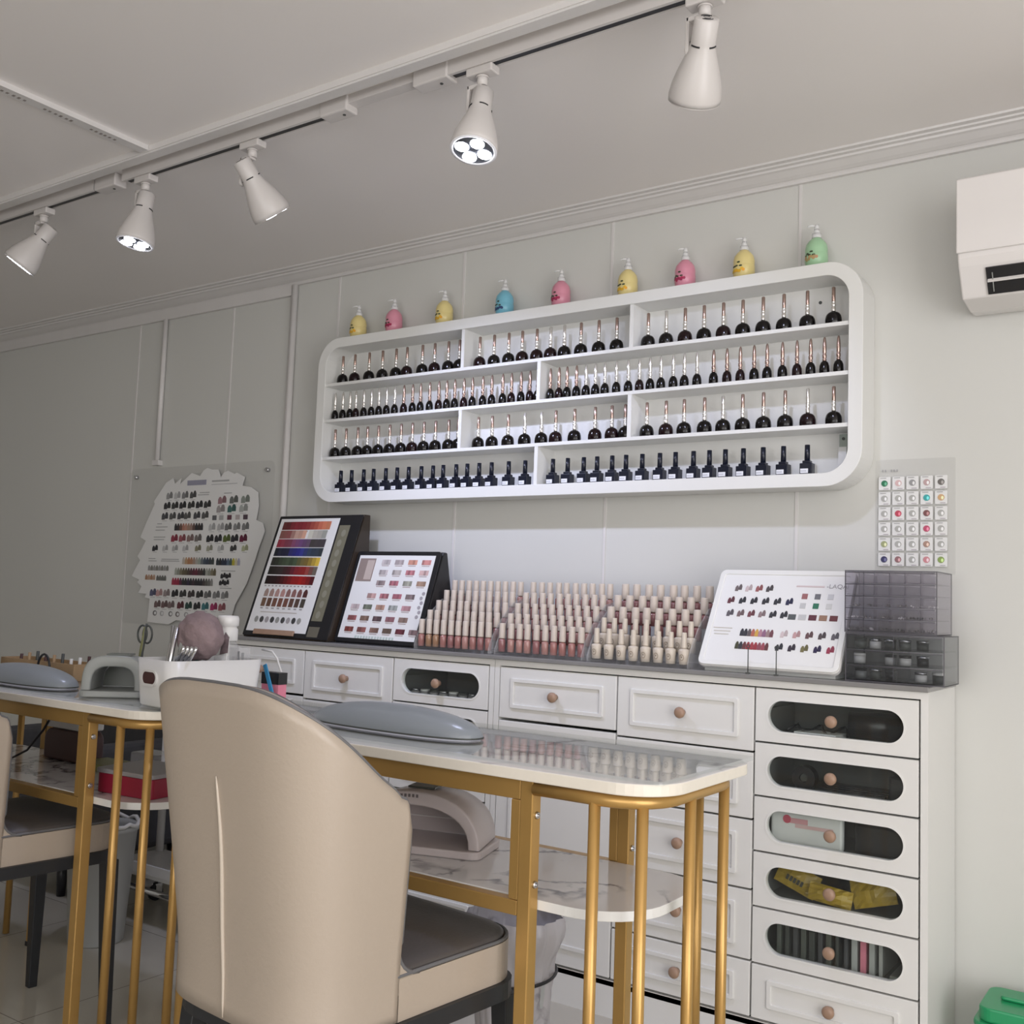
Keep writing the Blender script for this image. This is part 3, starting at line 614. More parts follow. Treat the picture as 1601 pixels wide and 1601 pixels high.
# small display board
f3b, bwb, blb = slanted(-2.360, -2.022, -.228, -.132, ZW+.004, 1.182)
t = thing('colour_display_board', 'smaller black-framed white swatch board left of the bottle racks', 'display board')
bm = BM(); prism(bm, [(-.228, ZW), (-.125, 1.186), (-.105, 1.186), (-.04, ZW)], YZ, -2.366, -2.016); obj('wedge_case', bm, 'black', t, bev=.004)
bm = BM(); prism(bm, rrect(-.006, bwb+.006, .0, blb+.004, .010, 4), lambda p, a: f3b(p[0], p[1], a), .0015, .0045); obj('frame', bm, 'black', t)
bm = BM(); prism(bm, [(.008, .012), (bwb-.012, .012), (bwb-.012, blb-.010), (.008, blb-.010)], lambda p, a: f3b(p[0], p[1], a), .0046, .0056); sheet = obj('colour_sheet', bm, 'paper', t)
its = [('r', bwb*.145, blb*.80, bwb*.20, blb*.26, (.28, .22, .20)), ('r', bwb*.19, blb*.80, bwb*.09, blb*.22, (.50, .42, .38))]
def cell(u, v, c):
    for k in range(4):
        its.append(('r', u*bwb+(-.0135+.009*k), v*blb, .0088, .016, (lambda g: [max(.01, q*g) for q in c])(rnd.uniform(.6, 1.2))))
    its.append(('r', u*bwb, v*blb-.012, .03, .0025, (.5, .42, .42)))
cc = [(.55, .50, .50), (.55, .48, .48), (.65, .32, .24), (.58, .26, .24), (.5, .45, .45), (.42, .38, .36), (.45, .18, .20), (.55, .38, .36), (.30, .24, .24), (.40, .15, .18), (.36, .36, .30), (.45, .30, .22)]
for r_, v in enumerate((.89, .775, .655)):
    for k in range(4): cell(.38+.165*k, v, cc[r_*4+k])
rr_ = [[(.5, .32, .30), (.40, .16, .18), (.36, .13, .16), (.22, .17, .17)], [(.48, .40, .40), (.16, .18, .14), (.42, .26, .2), (.36, .38, .36), (.44, .25, .27)], [(.34, .12, .12), (.22, .14, .11), (.14, .09, .10), (.34, .16, .18), (.26, .18, .15)], [(.22, .06, .05), (.26, .10, .09), (.24, .14, .11), (.13, .09, .07), (.13, .03, .04), (.25, .17, .17)]]
for r_, (v, u0) in enumerate(((.51, .31), (.385, .14), (.26, .14), (.135, .14))):
    for k, c in enumerate(rr_[r_]): cell(u0+.158*k, v, c)
for k in range(6): its.append(('o', bwb*(.92+.015*(k % 2)), blb*(.30+.05*k), .012, .012, (.35, .33, .35)))
for k in range(14): its.append(('r', bwb*(.25+.035*k), blb*.055, .007, .008, (.5, .58, .54)))
printed('swatches', its, sheet, lambda u, v, d: f3b(u, v, .0056+d), .0010)

# three stepped acrylic racks with bottles
def nude(kind, mt):
    t = thing('nail_polish_bottle', 'x', 'nail polish bottle')
    bm = BM()
    if kind == 'tall':
        lathe(bm, [(.0088, 0), (.0100, .0012), (.0102, .030), (.0094, .034), (.0055, .0365), (.005, .038)], 16); obj('bottle', bm, mt, t)
        bm = BM(); lathe(bm, [(.0092, .0375), (.0094, .040), (.0088, .078), (.0080, .0805), (0, .081)], 16); obj('cap', bm, 'nude', t)
    elif kind == 'flask':
        lathe(bm, [(.0105, 0), (.0120, .0012), (.0142, .034), (.0135, .037), (.007, .040), (.006, .0415)], 18); obj('bottle', bm, 'nude2', t)
        bm = BM(); lathe(bm, [(.0078, .0415), (.0080, .043), (.0068, .079), (.0060, .081), (0, .081)], 14); obj('cap', bm, 'nude2', t)
        printed('round_emblem', [('o', 0, .018, .013, .017, (.32, .26, .2)), ('o', 0, .018, .009, .012, (.55, .49, .4)), ('o', 0, .019, .004, .005, (.25, .2, .16))], t, lambda u, v, d: (.0136*math.sin(u/.0136), -(.0118+.0024*v/.034)*math.cos(u/.0136)-.0004-d, v), .0003)
    else:
        lathe(bm, [(.0100, 0), (.0115, .0012), (.0118, .028), (.0108, .033), (.0055, .0365), (.005, .038)], 16); obj('bottle', bm, mt, t)
        bm = BM(); lathe(bm, [(.0102, .0375), (.0112, .040), (.0104, .078), (.0094, .0815), (0, .082)], 16); obj('cap', bm, 'nude', t)
    return t
NP = {}
STEP = [(ZW+.008, -.236), (ZW+.036, -.199), (ZW+.066, -.160), (ZW+.098, -.121), (ZW+.130, -.082)]
rackx = [(-2.012, -1.738), (-1.716, -1.430), (-1.412, -1.120)]
rn = ['left', 'middle', 'right']; rown = ['front', 'second', 'third', 'fourth', 'back']
for ri, (x0, x1) in enumerate(rackx):
    rk = thing('bottle_rack', 'stepped clear acrylic bottle rack, %s one of three, %s' % (rn[ri], ['beside the black-framed board', 'between the two others', 'beside the white chart board'][ri]), 'rack', ((x0+x1)/2, 0, ZW), 0, 'stepped acrylic racks')
    cx_ = (x0+x1)/2; hw = (x1-x0)/2
    sp = [(-.254, .0005), (-.254, .014), (-.235, .052), (-.19, .105), (-.13, .150), (-.085, .160), (-.062, .160), (-.062, .0005)]
    for s_ in (-1, 1):
        bm = BM(); xx = s_*hw; prism(bm, sp, YZ, xx-.0016, xx+.0016); obj('side_panel', bm, 'acr', rk)
    bm = BM()
    for k, (z, y) in enumerate(STEP):
        box(bm, -hw+.002, hw-.002, y-.016, y+.018, z-ZW-.0035, z-ZW-.0005)
        if k: box(bm, -hw+.002, hw-.002, y-.0185, y-.0165, STEP[k-1][0]-ZW, z-ZW-.0005)
    box(bm, -hw+.002, hw-.002, -.254, -.252, .0005, .016); obj('steps', bm, 'acr2', rk)
    for rw, (z, y) in enumerate(STEP):
        if ri < 2: n = 10; kind = 'tall'
        else: n = (8, 9, 8, 8, 8)[rw]; kind = 'flask' if rw < 2 else 'wide'
        for i in range(n):
            mt = rnd.choice(['pkA', 'pkA', 'pkB', 'pkC']) if ri < 2 else ['pkC', 'pkC', 'pkB', 'pkB', 'pkB'][rw]
            if ri == 0 and rw == 0 and i in (1, 2): mt = 'pkD'
            pit = (x1-x0-.026)/(n-1); x = x0+.013+pit*i+rnd.uniform(-.0015, .0015)
            if kind != 'tall': x = x0+.018+(x1-x0-.036)/(n-1)*i+rnd.uniform(-.002, .002)
            if n == 9: x = x0+.018+(x1-x0-.036)/8*i
            key = (kind, mt)
            what = {'tall': 'slim bottle with straight nude cap', 'flask': 'beige flask bottle with round emblem', 'wide': 'bottle with wide nude cap'}[kind]
            lab = '%s, %s from left, %s row, %s rack' % (what, ORD[i], rown[rw], rn[ri])
            zz = z+rnd.choice([0, 0, 0, 0])+.0001
            if key not in NP: NP[key] = nude(kind, mt); o = NP[key]; o.location = (x, y, zz); o['label'] = lab
            else: o = dup(NP[key], (x, y, zz), lab)
            o['group'] = 'bottles in the %s row of the %s rack' % (rown[rw], rn[ri])

# white display board with two wire hooks
f3w, bww, blw = slanted(-1.092, -.738, -.262, -.118, ZW+.012, 1.140)
t = thing('nail_chart_board', 'white framed nail design chart board leaning beside the smoky drawer boxes', 'display board')
bm = BM(); prism(bm, rrect(0, bww, 0, blw+.006, .018, 6), lambda p, a: f3w(p[0], p[1], a), -.012, .001); obj('case', bm, 'plast', t, bev=.003)
bm = BM(); ring_plate(bm, rrect(.002, bww-.002, .002, blw+.004, .016, 6), rrect(.016, bww-.016, .014, blw-.010, .006, 6), lambda p, a: f3w(p[0], p[1], a), .001, .005); obj('frame', bm, 'white', t, bev=.0015)
bm = BM(); prism(bm, [(.012, .010), (bww-.012, .010), (bww-.012, blw-.006), (.012, blw-.006)], lambda p, a: f3w(p[0], p[1], a), .0012, .0022); sheet = obj('chart_sheet', bm, 'paper', t)
bm = BM(); box(bm, -1.075, -.75, -.250, -.12, ZW, ZW+.010); obj('foot', bm, 'binw', t)
its = []
def pair(u, v, c, w=.0085, h=.017):
    its.append(('n', u-w*.5, v-.001, w, h, c)); its.append(('n', u+w*.55, v+.003, w, h, [q*.75 for q in c]))
K = (.03, .03, .035)
for i, c in enumerate([(.15, .12, .12), (.55, .45, .45), (.30, .10, .10), (.07, .06, .06)]): pair(.060+.0275*i, .227, c)
for i, c in enumerate([(.12, .03, .04), K, K, K, K, (.02, .02, .06)]): pair(.048+.0305*i, .190, c)
for i, c in enumerate([(.10, .09, .10), (.18, .12, .12), (.16, .05, .06), (.25, .18, .18), K, K]): pair(.060+.028*i-.006, .152, c)
for i, c in enumerate([(.30, .12, .12), (.15, .15, .16), (.55, .55, .56), (.5, .5, .5), (.02, .15, .08), (.6, .6, .58)]): its.append(('r', .236+.032*(i % 3), .207-.027*(i//3), .014, .015, c))
for i, c in enumerate([(.08, .09, .09), (.5, .5, .5), (.10, .02, .03), (.28, .16, .10), (.12, .02, .02)]): its.append(('r', .215+.0255*i, .147, .019, .015, c))
for i in range(9): its.append(('n', .098+.0095*i, .098, .0088, .021, [K, K, (.10, .08, .08), (.4, .12, .08), (.55, .32, .06), (.4, .2, .25), (.25, .12, .2), (.3, .2, .2), (.15, .05, .06)][i]))
for i, c in enumerate([(.6, .5, .5), (.5, .3, .3), (.12, .06, .06), (.07, .05, .05), (.10, .09, .10)]): pair(.205+.031*i, .098, c)
for i in range(9): its.append(('n', .093+.0095*i, .061, .0088, .021, [(.05, .05, .02), K, (.12, .03, .03), (.28, .03, .04), (.33, .04, .05), (.3, .03, .04), (.24, .06, .08), (.3, .06, .08), (.12, .03, .03)][i]))
for i, c in enumerate([K, (.03, .02, .03), (.16, .14, .05), (.02, .01, .05), (.28, .03, .06)]): pair(.200+.031*i, .061, c)
for i in range(3): its.append(('r', .045, .108-.009*i, .05-.006*i, .002, (.55, .52, .46)))
its.append(('r', .245, .236, .07, .004, (.62, .52, .52)))
printed('nail_prints', its, sheet, lambda u, v, d: f3w(u, v, .0022+d), .0010)
tc_ = bpy.data.curves.new('logo', 'FONT'); tc_.body = '-LAQAI'; tc_.size = .017; tc_.extrude = .0003
to = bpy.data.objects.new('logo_text_curve', tc_); COL.objects.link(to)
me = bpy.data.meshes.new_from_object(to.evaluated_get(bpy.context.evaluated_depsgraph_get())); bpy.data.objects.remove(to)
me.materials.clear(); me.materials.append(M['lidgrey'])
for v in me.vertices: v.co = Vector(f3w(.285+v.co.x, .232+v.co.y, .0026+v.co.z))
lo = bpy.data.objects.new('logo_lettering', me); COL.objects.link(lo); lo.parent = sheet
for i, x in enumerate((-.952, -.882)):
    bm = BM(); zt = .958; tube(bm, [(x, -.277, ZW+.001), (x, -.277, zt-.006)], .0012, 6)
    tube(bm, [(x+.004*math.cos(2*PI*k/10+PI*1.5), -.277, zt-.002+.004*math.sin(2*PI*k/10+PI*1.5)) for k in range(10)], .0011, 6, closed=True)
    cone(bm, (x, -.277, ZW+.0005), (x, -.277, ZW+.003), .006, n=12)
    tag(obj('wire_stand', bm, 'dark'), 'thin wire stand with loop before the white chart board, %s one' % ('left', 'right')[i], 'wire stand')

# smoky acrylic drawer boxes
def drawer_box(x0, x1, y0, y1, z0, z1, rows, cols, label, sm):
    t = thing('acrylic_drawer_box', label, 'drawer box')
    bm = BM(); h = z1-z0
    for a in ((x0, x0+.002), (x1-.002, x1)): box(bm, a[0], a[1], y0, y1, z0, z1)
    box(bm, x0+.002, x1-.002, y0, y1, z0, z0+.0025); box(bm, x0+.002, x1-.002, y0, y1, z1-.0025, z1); box(bm, x0+.002, x1-.002, y1-.002, y1, z0+.0025, z1-.0025)
    obj('case', bm, sm, t)
    bm = BM(); e = .0011
    for x in (x0+e, x1-e):
        for z in (z0+e, z1-e): box(bm, x-e, x+e, y0-.0006, y1, z-e, z+e)
        for y in (y0-.0006+e, y1-e): box(bm, x-e, x+e, y-e, y+e, z0+2*e, z1-2*e)
    for z in (z0+e, z1-e):
        for y in (y0-.0006+e, y1-e): box(bm, x0+2*e, x1-2*e, y-e, y+e, z-e, z+e)
    obj('case_edges', bm, 'smoke_edge', t)
    rh = (h-.006)/rows
    for r_ in range(rows):
        a = z0+.003+rh*r_
        bm = BM(); box(bm, x0+.004, x1-.004, y0-.004, y0-.001, a+.001, a+rh-.001); box(bm, x0+.005, x1-.005, y0-.001, y1-.006, a+.001, a+.0028)
        for c in range(1, cols): x = x0+(x1-x0)*c/cols; box(bm, x-.0008, x+.0008, y0-.001, y1-.006, a+.0028, a+rh-.004)
        d = obj('drawer', bm, sm, t)
        bm = BM(); tube(bm, [((x0+.004), y0-.0045, a+rh-.0015), (x1-.004, y0-.0045, a+rh-.0015)], .0011, 5)
        for c in range(1, cols): x = x0+(x1-x0)*c/cols; tube(bm, [(x, y0-.0044, a+.002), (x, y0-.0044, a+rh-.002)], .0006, 5)
        obj('drawer_lip', bm, 'smoke_edge', d)
    return t, rh
t, rh = drawer_box(-.727, -.512, -.252, -.105, ZW, ZW+.110, 3, 2, 'lower wider smoky acrylic box full of small jars and tools', 'smoke2')
x0 = -.722
for r_ in range(3):
    for k in range(6):
        z = ZW+.003+rh*r_+.0032; x = x0+.018+.034*k
        if rnd.random() < .15: continue
        tt = thing('decoration_jar', 'small jar, %s from left, in the lower smoky box\'s %s drawer' % (ORD[k], ('bottom', 'middle', 'top')[r_]), 'jar', (x, -.222+rnd.uniform(0, .02), z), 0, 'jars in the lower smoky drawer box')
        m_ = rnd.choice(['plast', 'dark', 'dark', 'black', 'lampgrey', 'lampdark']); bm = BM(); cone(bm, (0, 0, 0), (0, 0, .016), .013, n=16); obj('jar', bm, m_, tt)
        bm = BM(); cone(bm, (0, 0, .0162), (0, 0, .022), .0135, n=16); obj('lid', bm, rnd.choice(['steel', 'dark', 'plast', 'black']), tt)
zu = ZW+.1105
t, rh = drawer_box(-.735, -.531, -.235, -.085, zu, zu+.143, 5, 6, 'upper smoky acrylic drawer box with five compartmented drawers of gems', 'smoke')
for r_ in range(3):
    for c in range(6):
        bm = BM(); x = -.735+.204*(c+.5)/6; z = zu+.003+rh*r_+.003
        col = rnd.choice(['chrome', 'paper', 'chrome', 'teal' if r_ == 0 else 'paper', 'dark'])
        for k in range(9):
            px, py, pz = x+rnd.uniform(-.010, .010), -.215+rnd.uniform(-.010, .05), z+rnd.uniform(.001, .004)
            s_ = rnd.uniform(.0015, .003); bmesh.ops.create_icosphere(bm, subdivisions=1, radius=s_, matrix=Matrix.Translation((px, py, pz)))
        tag(obj('gem_pile', bm, col), 'gem pile, compartment %d from left, %s drawer of upper smoky box' % (c+1, ('bottom', 'second', 'third')[r_]), 'gems', 'gem piles in the upper smoky drawer box', 'stuff')
# gem card poster on the wall
t = thing('gem_card_poster', 'clear wall sheet holding rows of small white gem cards, above the smoky drawer boxes', 'poster')
bm = BM(); prism(bm, rrect(-.730, -.540, 1.145, 1.432, .004, 2), XZ, -.004, -.002); obj('backing_sheet', bm, 'acr2', t)
cols_ = {(0, 0): (.02, .16, .08), (0, 1): (.65, .45, .45), (0, 2): (.3, .3, .3), (0, 3): (.5, .35, .35), (0, 4): (.14, .13, .12), (1, 3): (.05, .38, .38), (1, 4): (.6, .38, .2), (2, 1): (.5, .06, .1), (2, 3): (.2, .08, .08), (3, 3): (.5, .08, .15), (4, 0): (.35, .38, .2), (4, 3): (.4, .25, .2), (5, 0): (.04, .04, .12), (5, 1): (.3, .15, .16), (5, 3): (.6, .25, .28), (5, 4): (.25, .35, .1)}
for r_ in range(6):
    for c in range(5):
        x = -.707+.0337*c; z = 1.372-.0382*r_
        bm = BM(); prism(bm, rrect(x-.0145, x+.0145, z-.0165, z+.0165, .002, 2), XZ, -.0055, -.0042); cd = obj('gem_card', bm, 'paper', t)
        col = cols_.get((r_, c), (.42, .42, .40))
        its = [('o', x, z, .016, .016, col), ('o', x+.003, z-.001, .006, .009, [min(.9, q*2.2+.12) for q in col]), ('r', x-.003, z+.0135, .014, .0012, (.3, .3, .3)), ('r', x+.004, z-.0135, .012, .0012, (.35, .3, .35))]
        printed('gem', its, cd, lambda u, v, d: (u, -.0055-d, v), .0015)
printed('heading_marks', [('r', -.712+.007*k, 1.404, .003, .006, (.35, .35, .35)) for k in (0, 1, 3, 4, 5)], t, lambda u, v, d: (u, -.004-d, v), .0003)

# brush-stroke colour chart on a clear panel, on the wall at the left
t = thing('brush_stroke_chart', 'brush-stroke-shaped white nail colour chart on a clear panel, left wall area', 'colour chart')
def zc(X, Y): return (.7282*X/1000+.0423*Y/1000-3.916, -.4741*Y/1000+.0016*X/1000+1.5982)
bm = BM(); prism(bm, rrect(-3.81, -2.93, .892, 1.535, .03, 5), XZ, -.010, -.006); obj('clear_panel', bm, 'acr2', t)
OUT = [(310, 1470), (330, 1270), (285, 1260), (300, 1230), (225, 1225), (255, 1170), (215, 1130), (235, 1110), (165, 1080), (195, 1020), (240, 940), (215, 905), (250, 850), (290, 770), (240, 740), (290, 620), (370, 450), (360, 430), (470, 270), (530, 235), (545, 285), (600, 240), (590, 290), (690, 200), (760, 230), (790, 185), (820, 165), (860, 182), (910, 185), (930, 250), (955, 215), (990, 200), (1040, 230), (1060, 220), (1120, 260), (1100, 330), (1170, 345), (1220, 390), (1225, 500), (1205, 610), (1255, 635), (1270, 700), (1225, 830), (1195, 930), (1130, 1120), (1040, 1290), (1010, 1400), (900, 1425), (880, 1395), (830, 1385), (760, 1370), (735, 1425), (700, 1450), (560, 1440), (500, 1480)]
bm = BM(); pp = [zc(*p) for p in OUT]
from mathutils.geometry import tessellate_polygon
A_ = [bm.verts.new(XZ(p, -.0125)) for p in pp]; B_ = [bm.verts.new(XZ(p, -.0105)) for p in pp]
for tr3 in tessellate_polygon([[Vector((p[0], p[1], 0)) for p in pp]]): bm.faces.new([A_[i] for i in tr3]); bm.faces.new([B_[i] for i in tr3])
for i in range(len(pp)): j = (i+1) % len(pp); bm.faces.new((A_[i], A_[j], B_[j], B_[i]))
sheet = obj('white_brush_shape', bm, 'paper', t)
its = []
def zr(Y, xs, cols, kind='p', w=30, h=58):
    for i, X in enumerate(xs):
        c = cols[i % len(cols)]; u, v = zc(X, Y); ww = w*.00073; hh = h*.00047
        if kind == 'p':
            its.append(('n', u-ww*.5, v-.001, ww, hh, c)); its.append(('n', u+ww*.55, v+.003, ww, hh, [q*.7 for q in c])); its.append(('r', u, v-hh*.72, ww*1.5, .0016, (.35, .35, .35)))
        elif kind == 'n': its.append(('n', u, v, ww, hh, c))
        elif kind == 'o': its.append(('o', u, v, ww, hh, c)); its.append(('o', u+ww*.12, v, ww*.6, hh*.6, (.72, .72, .72)))
        else: its.append(('r', u, v, ww, hh, c))
G1 = (.28, .28, .28); G2 = (.5, .5, .5); KK = (.025, .025, .03)
zr(385, (500, 568, 635, 703), [G1, G2, (.2, .2, .2), (.08, .08, .08)], w=26)
zr(470, (480, 548, 615, 687, 755, 822), [KK, (.04, .04, .04)], w=28)
zr(560, (460, 528, 598, 655, 735, 803), [(.07, .07, .08), (.1, .1, .1)], w=27)
zr(440, (942, 1035, 1125), [(.32, .18, .2), (.14, .15, .14), (.25, .28, .25)], w=32, h=60)
zr(512, (930, 1018, 1110), [(.35, .32, .32), (.05, .14, .13), (.4, .42, .4)], w=32, h=60)
zr(585, (880, 935, 1000, 1065, 1125), [(.12, .12, .13), (.4, .4, .4), (.12, .04, .06), (.45, .4, .4), (.08, .05, .07)], 'r', 34, 40)
zr(655, [556+22*i for i in range(11)], [KK, (.05, .04, .04), (.15, .08, .06), (.4, .18, .13), (.45, .24, .18), (.35, .22, .16), (.3, .2, .17), (.12, .07, .06), KK, (.04, .03, .03), KK], 'n', 21, 62)
zr(660, (860, 930, 990, 1058, 1125), [(.5, .5, .5), (.45, .45, .45), (.15, .15, .15), (.25, .25, .25), (.2, .2, .2)], w=26)
zr(750, (545, 612, 680, 745), [(.28, .03, .06), (.3, .08, .1), (.25, .16, .15), (.18, .16, .15)], w=28)
zr(755, (843, 910, 978, 1040, 1108), [KK, KK, (.1, .14, .03), KK, (.12, .01, .04)], w=28)
zr(835, (375, 465, 550, 640, 745, 840, 930, 1030, 1120), [KK, (.5, .5, .5), (.45, .45, .45), (.5, .5, .5), (.25, .24, .16), (.35, .35, .28), (.5, .5, .5), (.05, .05, .05), (.42, .44, .28)], w=24, h=48)
zr(940, [625+22*i for i in range(12)], [(.5, .45, .4), (.45, .3, .18), (.4, .2, .1), (.38, .2, .12), (.35, .25, .2), (.38, .36, .32), (.3, .34, .3), (.14, .16, .18), (.05, .07, .1), (.04, .05, .08), (.04, .05, .06), (.05, .06, .06)], 'n', 21, 60)
zr(945, [905+21*i for i in range(9)], [(.03, .04, .05), KK, (.03, .04, .07), (.03, .04, .07), (.1, .14, .2), (.06, .1, .1), (.45, .4, .05), (.55, .5, .35), (.35, .35, .45)], 'n', 20, 60)
zr(1030, [560+21.5*i for i in range(16)], [(.35, .36, .32), (.25, .26, .22), (.2, .18, .12), (.12, .1, .06), (.1, .08, .05), (.07, .05, .04), (.08, .03, .04), (.1, .02, .04), (.12, .02, .04), (.07, .03, .04), (.06, .04, .04), (.04, .04, .04)], 'n', 20, 62)
zr(1115, [535+21.5*i for i in range(16)], [(.35, .03, .07), (.3, .02, .06), (.28, .02, .05), (.1, .02, .05), KK, KK, (.03, .02, .05), KK, (.05, .03, .04), KK, KK, KK, (.06, .05, .05), (.1, .1, .09), (.15, .15, .14), (.25, .25, .24)], 'n', 20, 62)
zr(1005, [325+23*i for i in range(8)], [G1, (.2, .2, .18)], 'n', 20, 46); zr(1085, [300+23*i for i in range(4)], [(.35, .2, .12), (.42, .28, .2)], 'n', 20, 46); zr(1090, [400+22*i for i in range(4)], [(.14, .14, .13)], 'n', 20, 46)
zr(1060, (950, 990), [KK], w=20, h=40); zr(1115, (938, 975), [KK], w=20, h=40)
zr(1215, (360, 415, 480, 552, 620, 690, 760, 825, 895, 962), [(.1, .1, .18), (.5, .3, .3), (.3, .25, .25), KK, (.05, .05, .05), (.06, .05, .05), (.03, .03, .03), (.15, .15, .15), (.22, .22, .22), (.24, .24, .24)], w=27)
zr(1312, (400, 462, 520, 600, 668, 738, 805, 875, 940), [(.16, .1, .1), (.16, .1, .1), (.2, .15, .15), (.12, .03, .04), (.02, .06, .05), KK, (.05, .18, .2), (.35, .03, .12), (.3, .1, .12)], w=27)
zr(1390, (378, 440, 515, 575, 648), [(.15, .15, .15), (.45, .45, .45), (.2, .2, .2), (.18, .15, .15), (.35, .35, .35)], 'o', 34, 46)
for X, Y, w in ((415, 625, 40), (435, 653, 100), (420, 680, 80), (415, 740, 100), (410, 762, 90), (510, 930, 150), (510, 945, 160), (350, 925, 60), (355, 945, 70), (800, 372, 80), (790, 390, 90), (990, 385, 60), (990, 1020, 110), (970, 1160, 90)):
    its.append(('r', *zc(X, Y), w*.00073, .0035, (.42, .42, .42)))
its += [('r', *zc(735, 285), .115, .020, (.30, .30, .38)), ('r', *zc(930, 280), .10, .006, (.38, .38, .38)), ('r', *zc(960, 308), .15, .003, (.5, .5, .52))]
printed('nail_prints', its, sheet, lambda u, v, d: (u, -.0125-d, v), .0006)
for x in (-3.77, -2.97):
    bm = BM(); cone(bm, (x, -.0001, 1.50), (x, -.014, 1.50), .008, n=14); obj('standoff_pin', bm, 'steel', t)

# air conditioner
t = thing('air_conditioner', 'white wall-mounted air conditioner cut by the right picture edge', 'air conditioner')
ap = [(-.002, 1.775), (-.06, 1.770), (-.150, 1.778), (-.192, 1.842), (-.200, 1.860), (-.200, 1.868), (-.198, 2.04), (-.185, 2.056), (-.002, 2.062)]
bm = BM(); prism(bm, ap, YZ, -.496, .30); obj('body', bm, 'ac', t, bev=.004)
bm = BM(); prism(bm, [(-.2005, 1.872), (-.206, 1.872), (-.205, 2.045), (-.198, 2.050)], YZ, -.498, .302); fp = obj('front_panel', bm, 'ac', t, bev=.003)
bm = BM(); prism(bm, [(-.156, 1.783), (-.188, 1.832), (-.1895, 1.8355), (-.1925, 1.833), (-.1575, 1.7805)], YZ, -.438, .24); obj('vent_recess', bm, 'black', t)
for a, z in ((-.178, 1.809),):
    bm = BM(); prism(bm, [(a-.0035, z-.0035), (a-.0005, z-.006), (a+.004, z+.001), (a+.001, z+.0035)], YZ, -.436, .24); obj('louvre', bm, 'ac', t)
for k in range(6):
    bm = BM(); x = -.425+.11*k; prism(bm, [(-.163, 1.786), (-.186, 1.823), (-.1885, 1.8215), (-.165, 1.784)], YZ, x-.001, x+.001); obj('vane', bm, 'lampgrey', t)

# ------------------------------------------------------------------ manicure tables
ZM = .775                      # top of the marble
def bolt(parent, x, y, z, nx=0, ny=-1):
    bm = BM(); cone(bm, (x, y, z), (x+nx*.004, y+ny*.004, z), .0065, .005, 12); cone(bm, (x+nx*.004, y+ny*.004, z), (x+nx*.0055, y+ny*.0055, z), .0028, .0024, 6)
    obj('bolt', bm, 'steel', parent)
def table(label):
    """local origin at the right end of the table, floor level; extends to -x"""
    t = thing('manicure_table', label, 'table', (-.70, 0, 0), 0)
    X1, X0, YF, YB = 0, -1.20, -1.245, -.865
    bm = BM(); prism(bm, rrect(X0, X1, YF, YB, (.09, .09, .05, .05), 10), XY, ZM-.019, ZM); obj('tabletop', bm, ['edge'], t, bev=.002)
    tt = t.children[0]; tt.data.materials.append(M['marb'])
    for p in tt.data.polygons:
        if p.normal.z > .9: p.material_index = 1
    px, yf, yb = -.245, -1.222, -.888
    for sx in (0, 1):
        x = px if sx == 0 else X0-px
        for y in (yf, yb):
            bm = BM(); box(bm, x-.0125, x+.0125, y-.0125, y+.0125, .012, ZM-.0195); lg = obj('leg', bm, 'gold', t, bev=.002)
            bm = BM(); box(bm, x-.0135, x+.0135, y-.0135, y+.0135, 0, .012); obj('foot_cap', bm, 'black', lg)
            for z in (.700, .590): bolt(lg, x+(.0125 if sx == 0 else -.0125), y, z, 1 if sx == 0 else -1, 0)
    for y in (yf, yb):
        xa, xb = X0-px+.013, px-.013
        bm = BM(); box(bm, xa, xb, y-.011, y+.011, ZM-.052, ZM-.0195); obj('upper_rail', bm, 'gold', t, bev=.0015)
        bm = BM(); box(bm, xa, xb, y-.011, y+.011, .538, .562); obj('lower_rail', bm, 'gold', t, bev=.0015)
        for x in (xa, xb-.018): bm = BM(); box(bm, x, x+.018, y-.0105, y+.0105, .5625, ZM-.0525); st = obj('upright', bm, 'gold', t, bev=.0015)
    ys, zs = (yf, yb), .548
    bm = BM(); prism(bm, rrect(X0+.055, X1-.055, -1.209, -.900, (.13, .13, .10, .10), 10), XY, .5645, .580) if False else prism(bm, rrect(X0+.062, X1-.062, -1.2085, -.9015, (.12, .12, .10, .10), 10), XY, .547, .563)
    sh_ = obj('lower_shelf', bm, 'white', t, bev=.001); sh_.data.materials.append(M['marb2'])
    for p in sh_.data.polygons:
        if p.normal.z > .9: p.material_index = 1
    for s_ in (0, 1):
        f = (lambda x: x) if s_ == 0 else (lambda x: X0-x)
        zt = ZM-.0315; r = .085; x1 = -.024; ya, yb2 = -1.230, -.884
        pts = [(f(px+.013), ya, zt)]
        for k in range(9): a = -PI/2+PI/2*k/8; pts.append((f(x1-r+r*math.cos(a)), ya+r+r*math.sin(a), zt))
        for k in range(9): a = PI/2*k/8; pts.append((f(x1-r+r*math.cos(a)), yb2-r+r*math.sin(a), zt))
        pts.append((f(px+.013), yb2, zt))
        bm = BM(); tube(bm, pts, .0108, 12); lp = obj('curved_rail', bm, 'gold', t)
        for (rx, ry) in ((-.120, ya), (-.049, -1.205), (x1, -1.085), (-.034, -.925), (-.100, yb2)):
            bm = BM(); cone(bm, (f(rx), ry, 0.004), (f(rx), ry, zt-.004), .0095, n=14); obj('rod', bm, 'gold', t)
    return t
T1 = table('white marble manicure table with gold frame in front of the right grey chair')
T2 = dup(T1, (-.70-1.215, .0, 0), 'second white marble manicure table with gold frame, at the left picture edge')
def glass_top(x0, x1, label):
    bm = BM(); prism(bm, rrect(x0, x1, -1.225, -.845, (.05, .01, .01, .01), 6), XY, ZM+.0005, ZM+.0065)
    return tag(obj('glass_sheet', bm, 'glass', bev=.001), label, 'glass sheet')
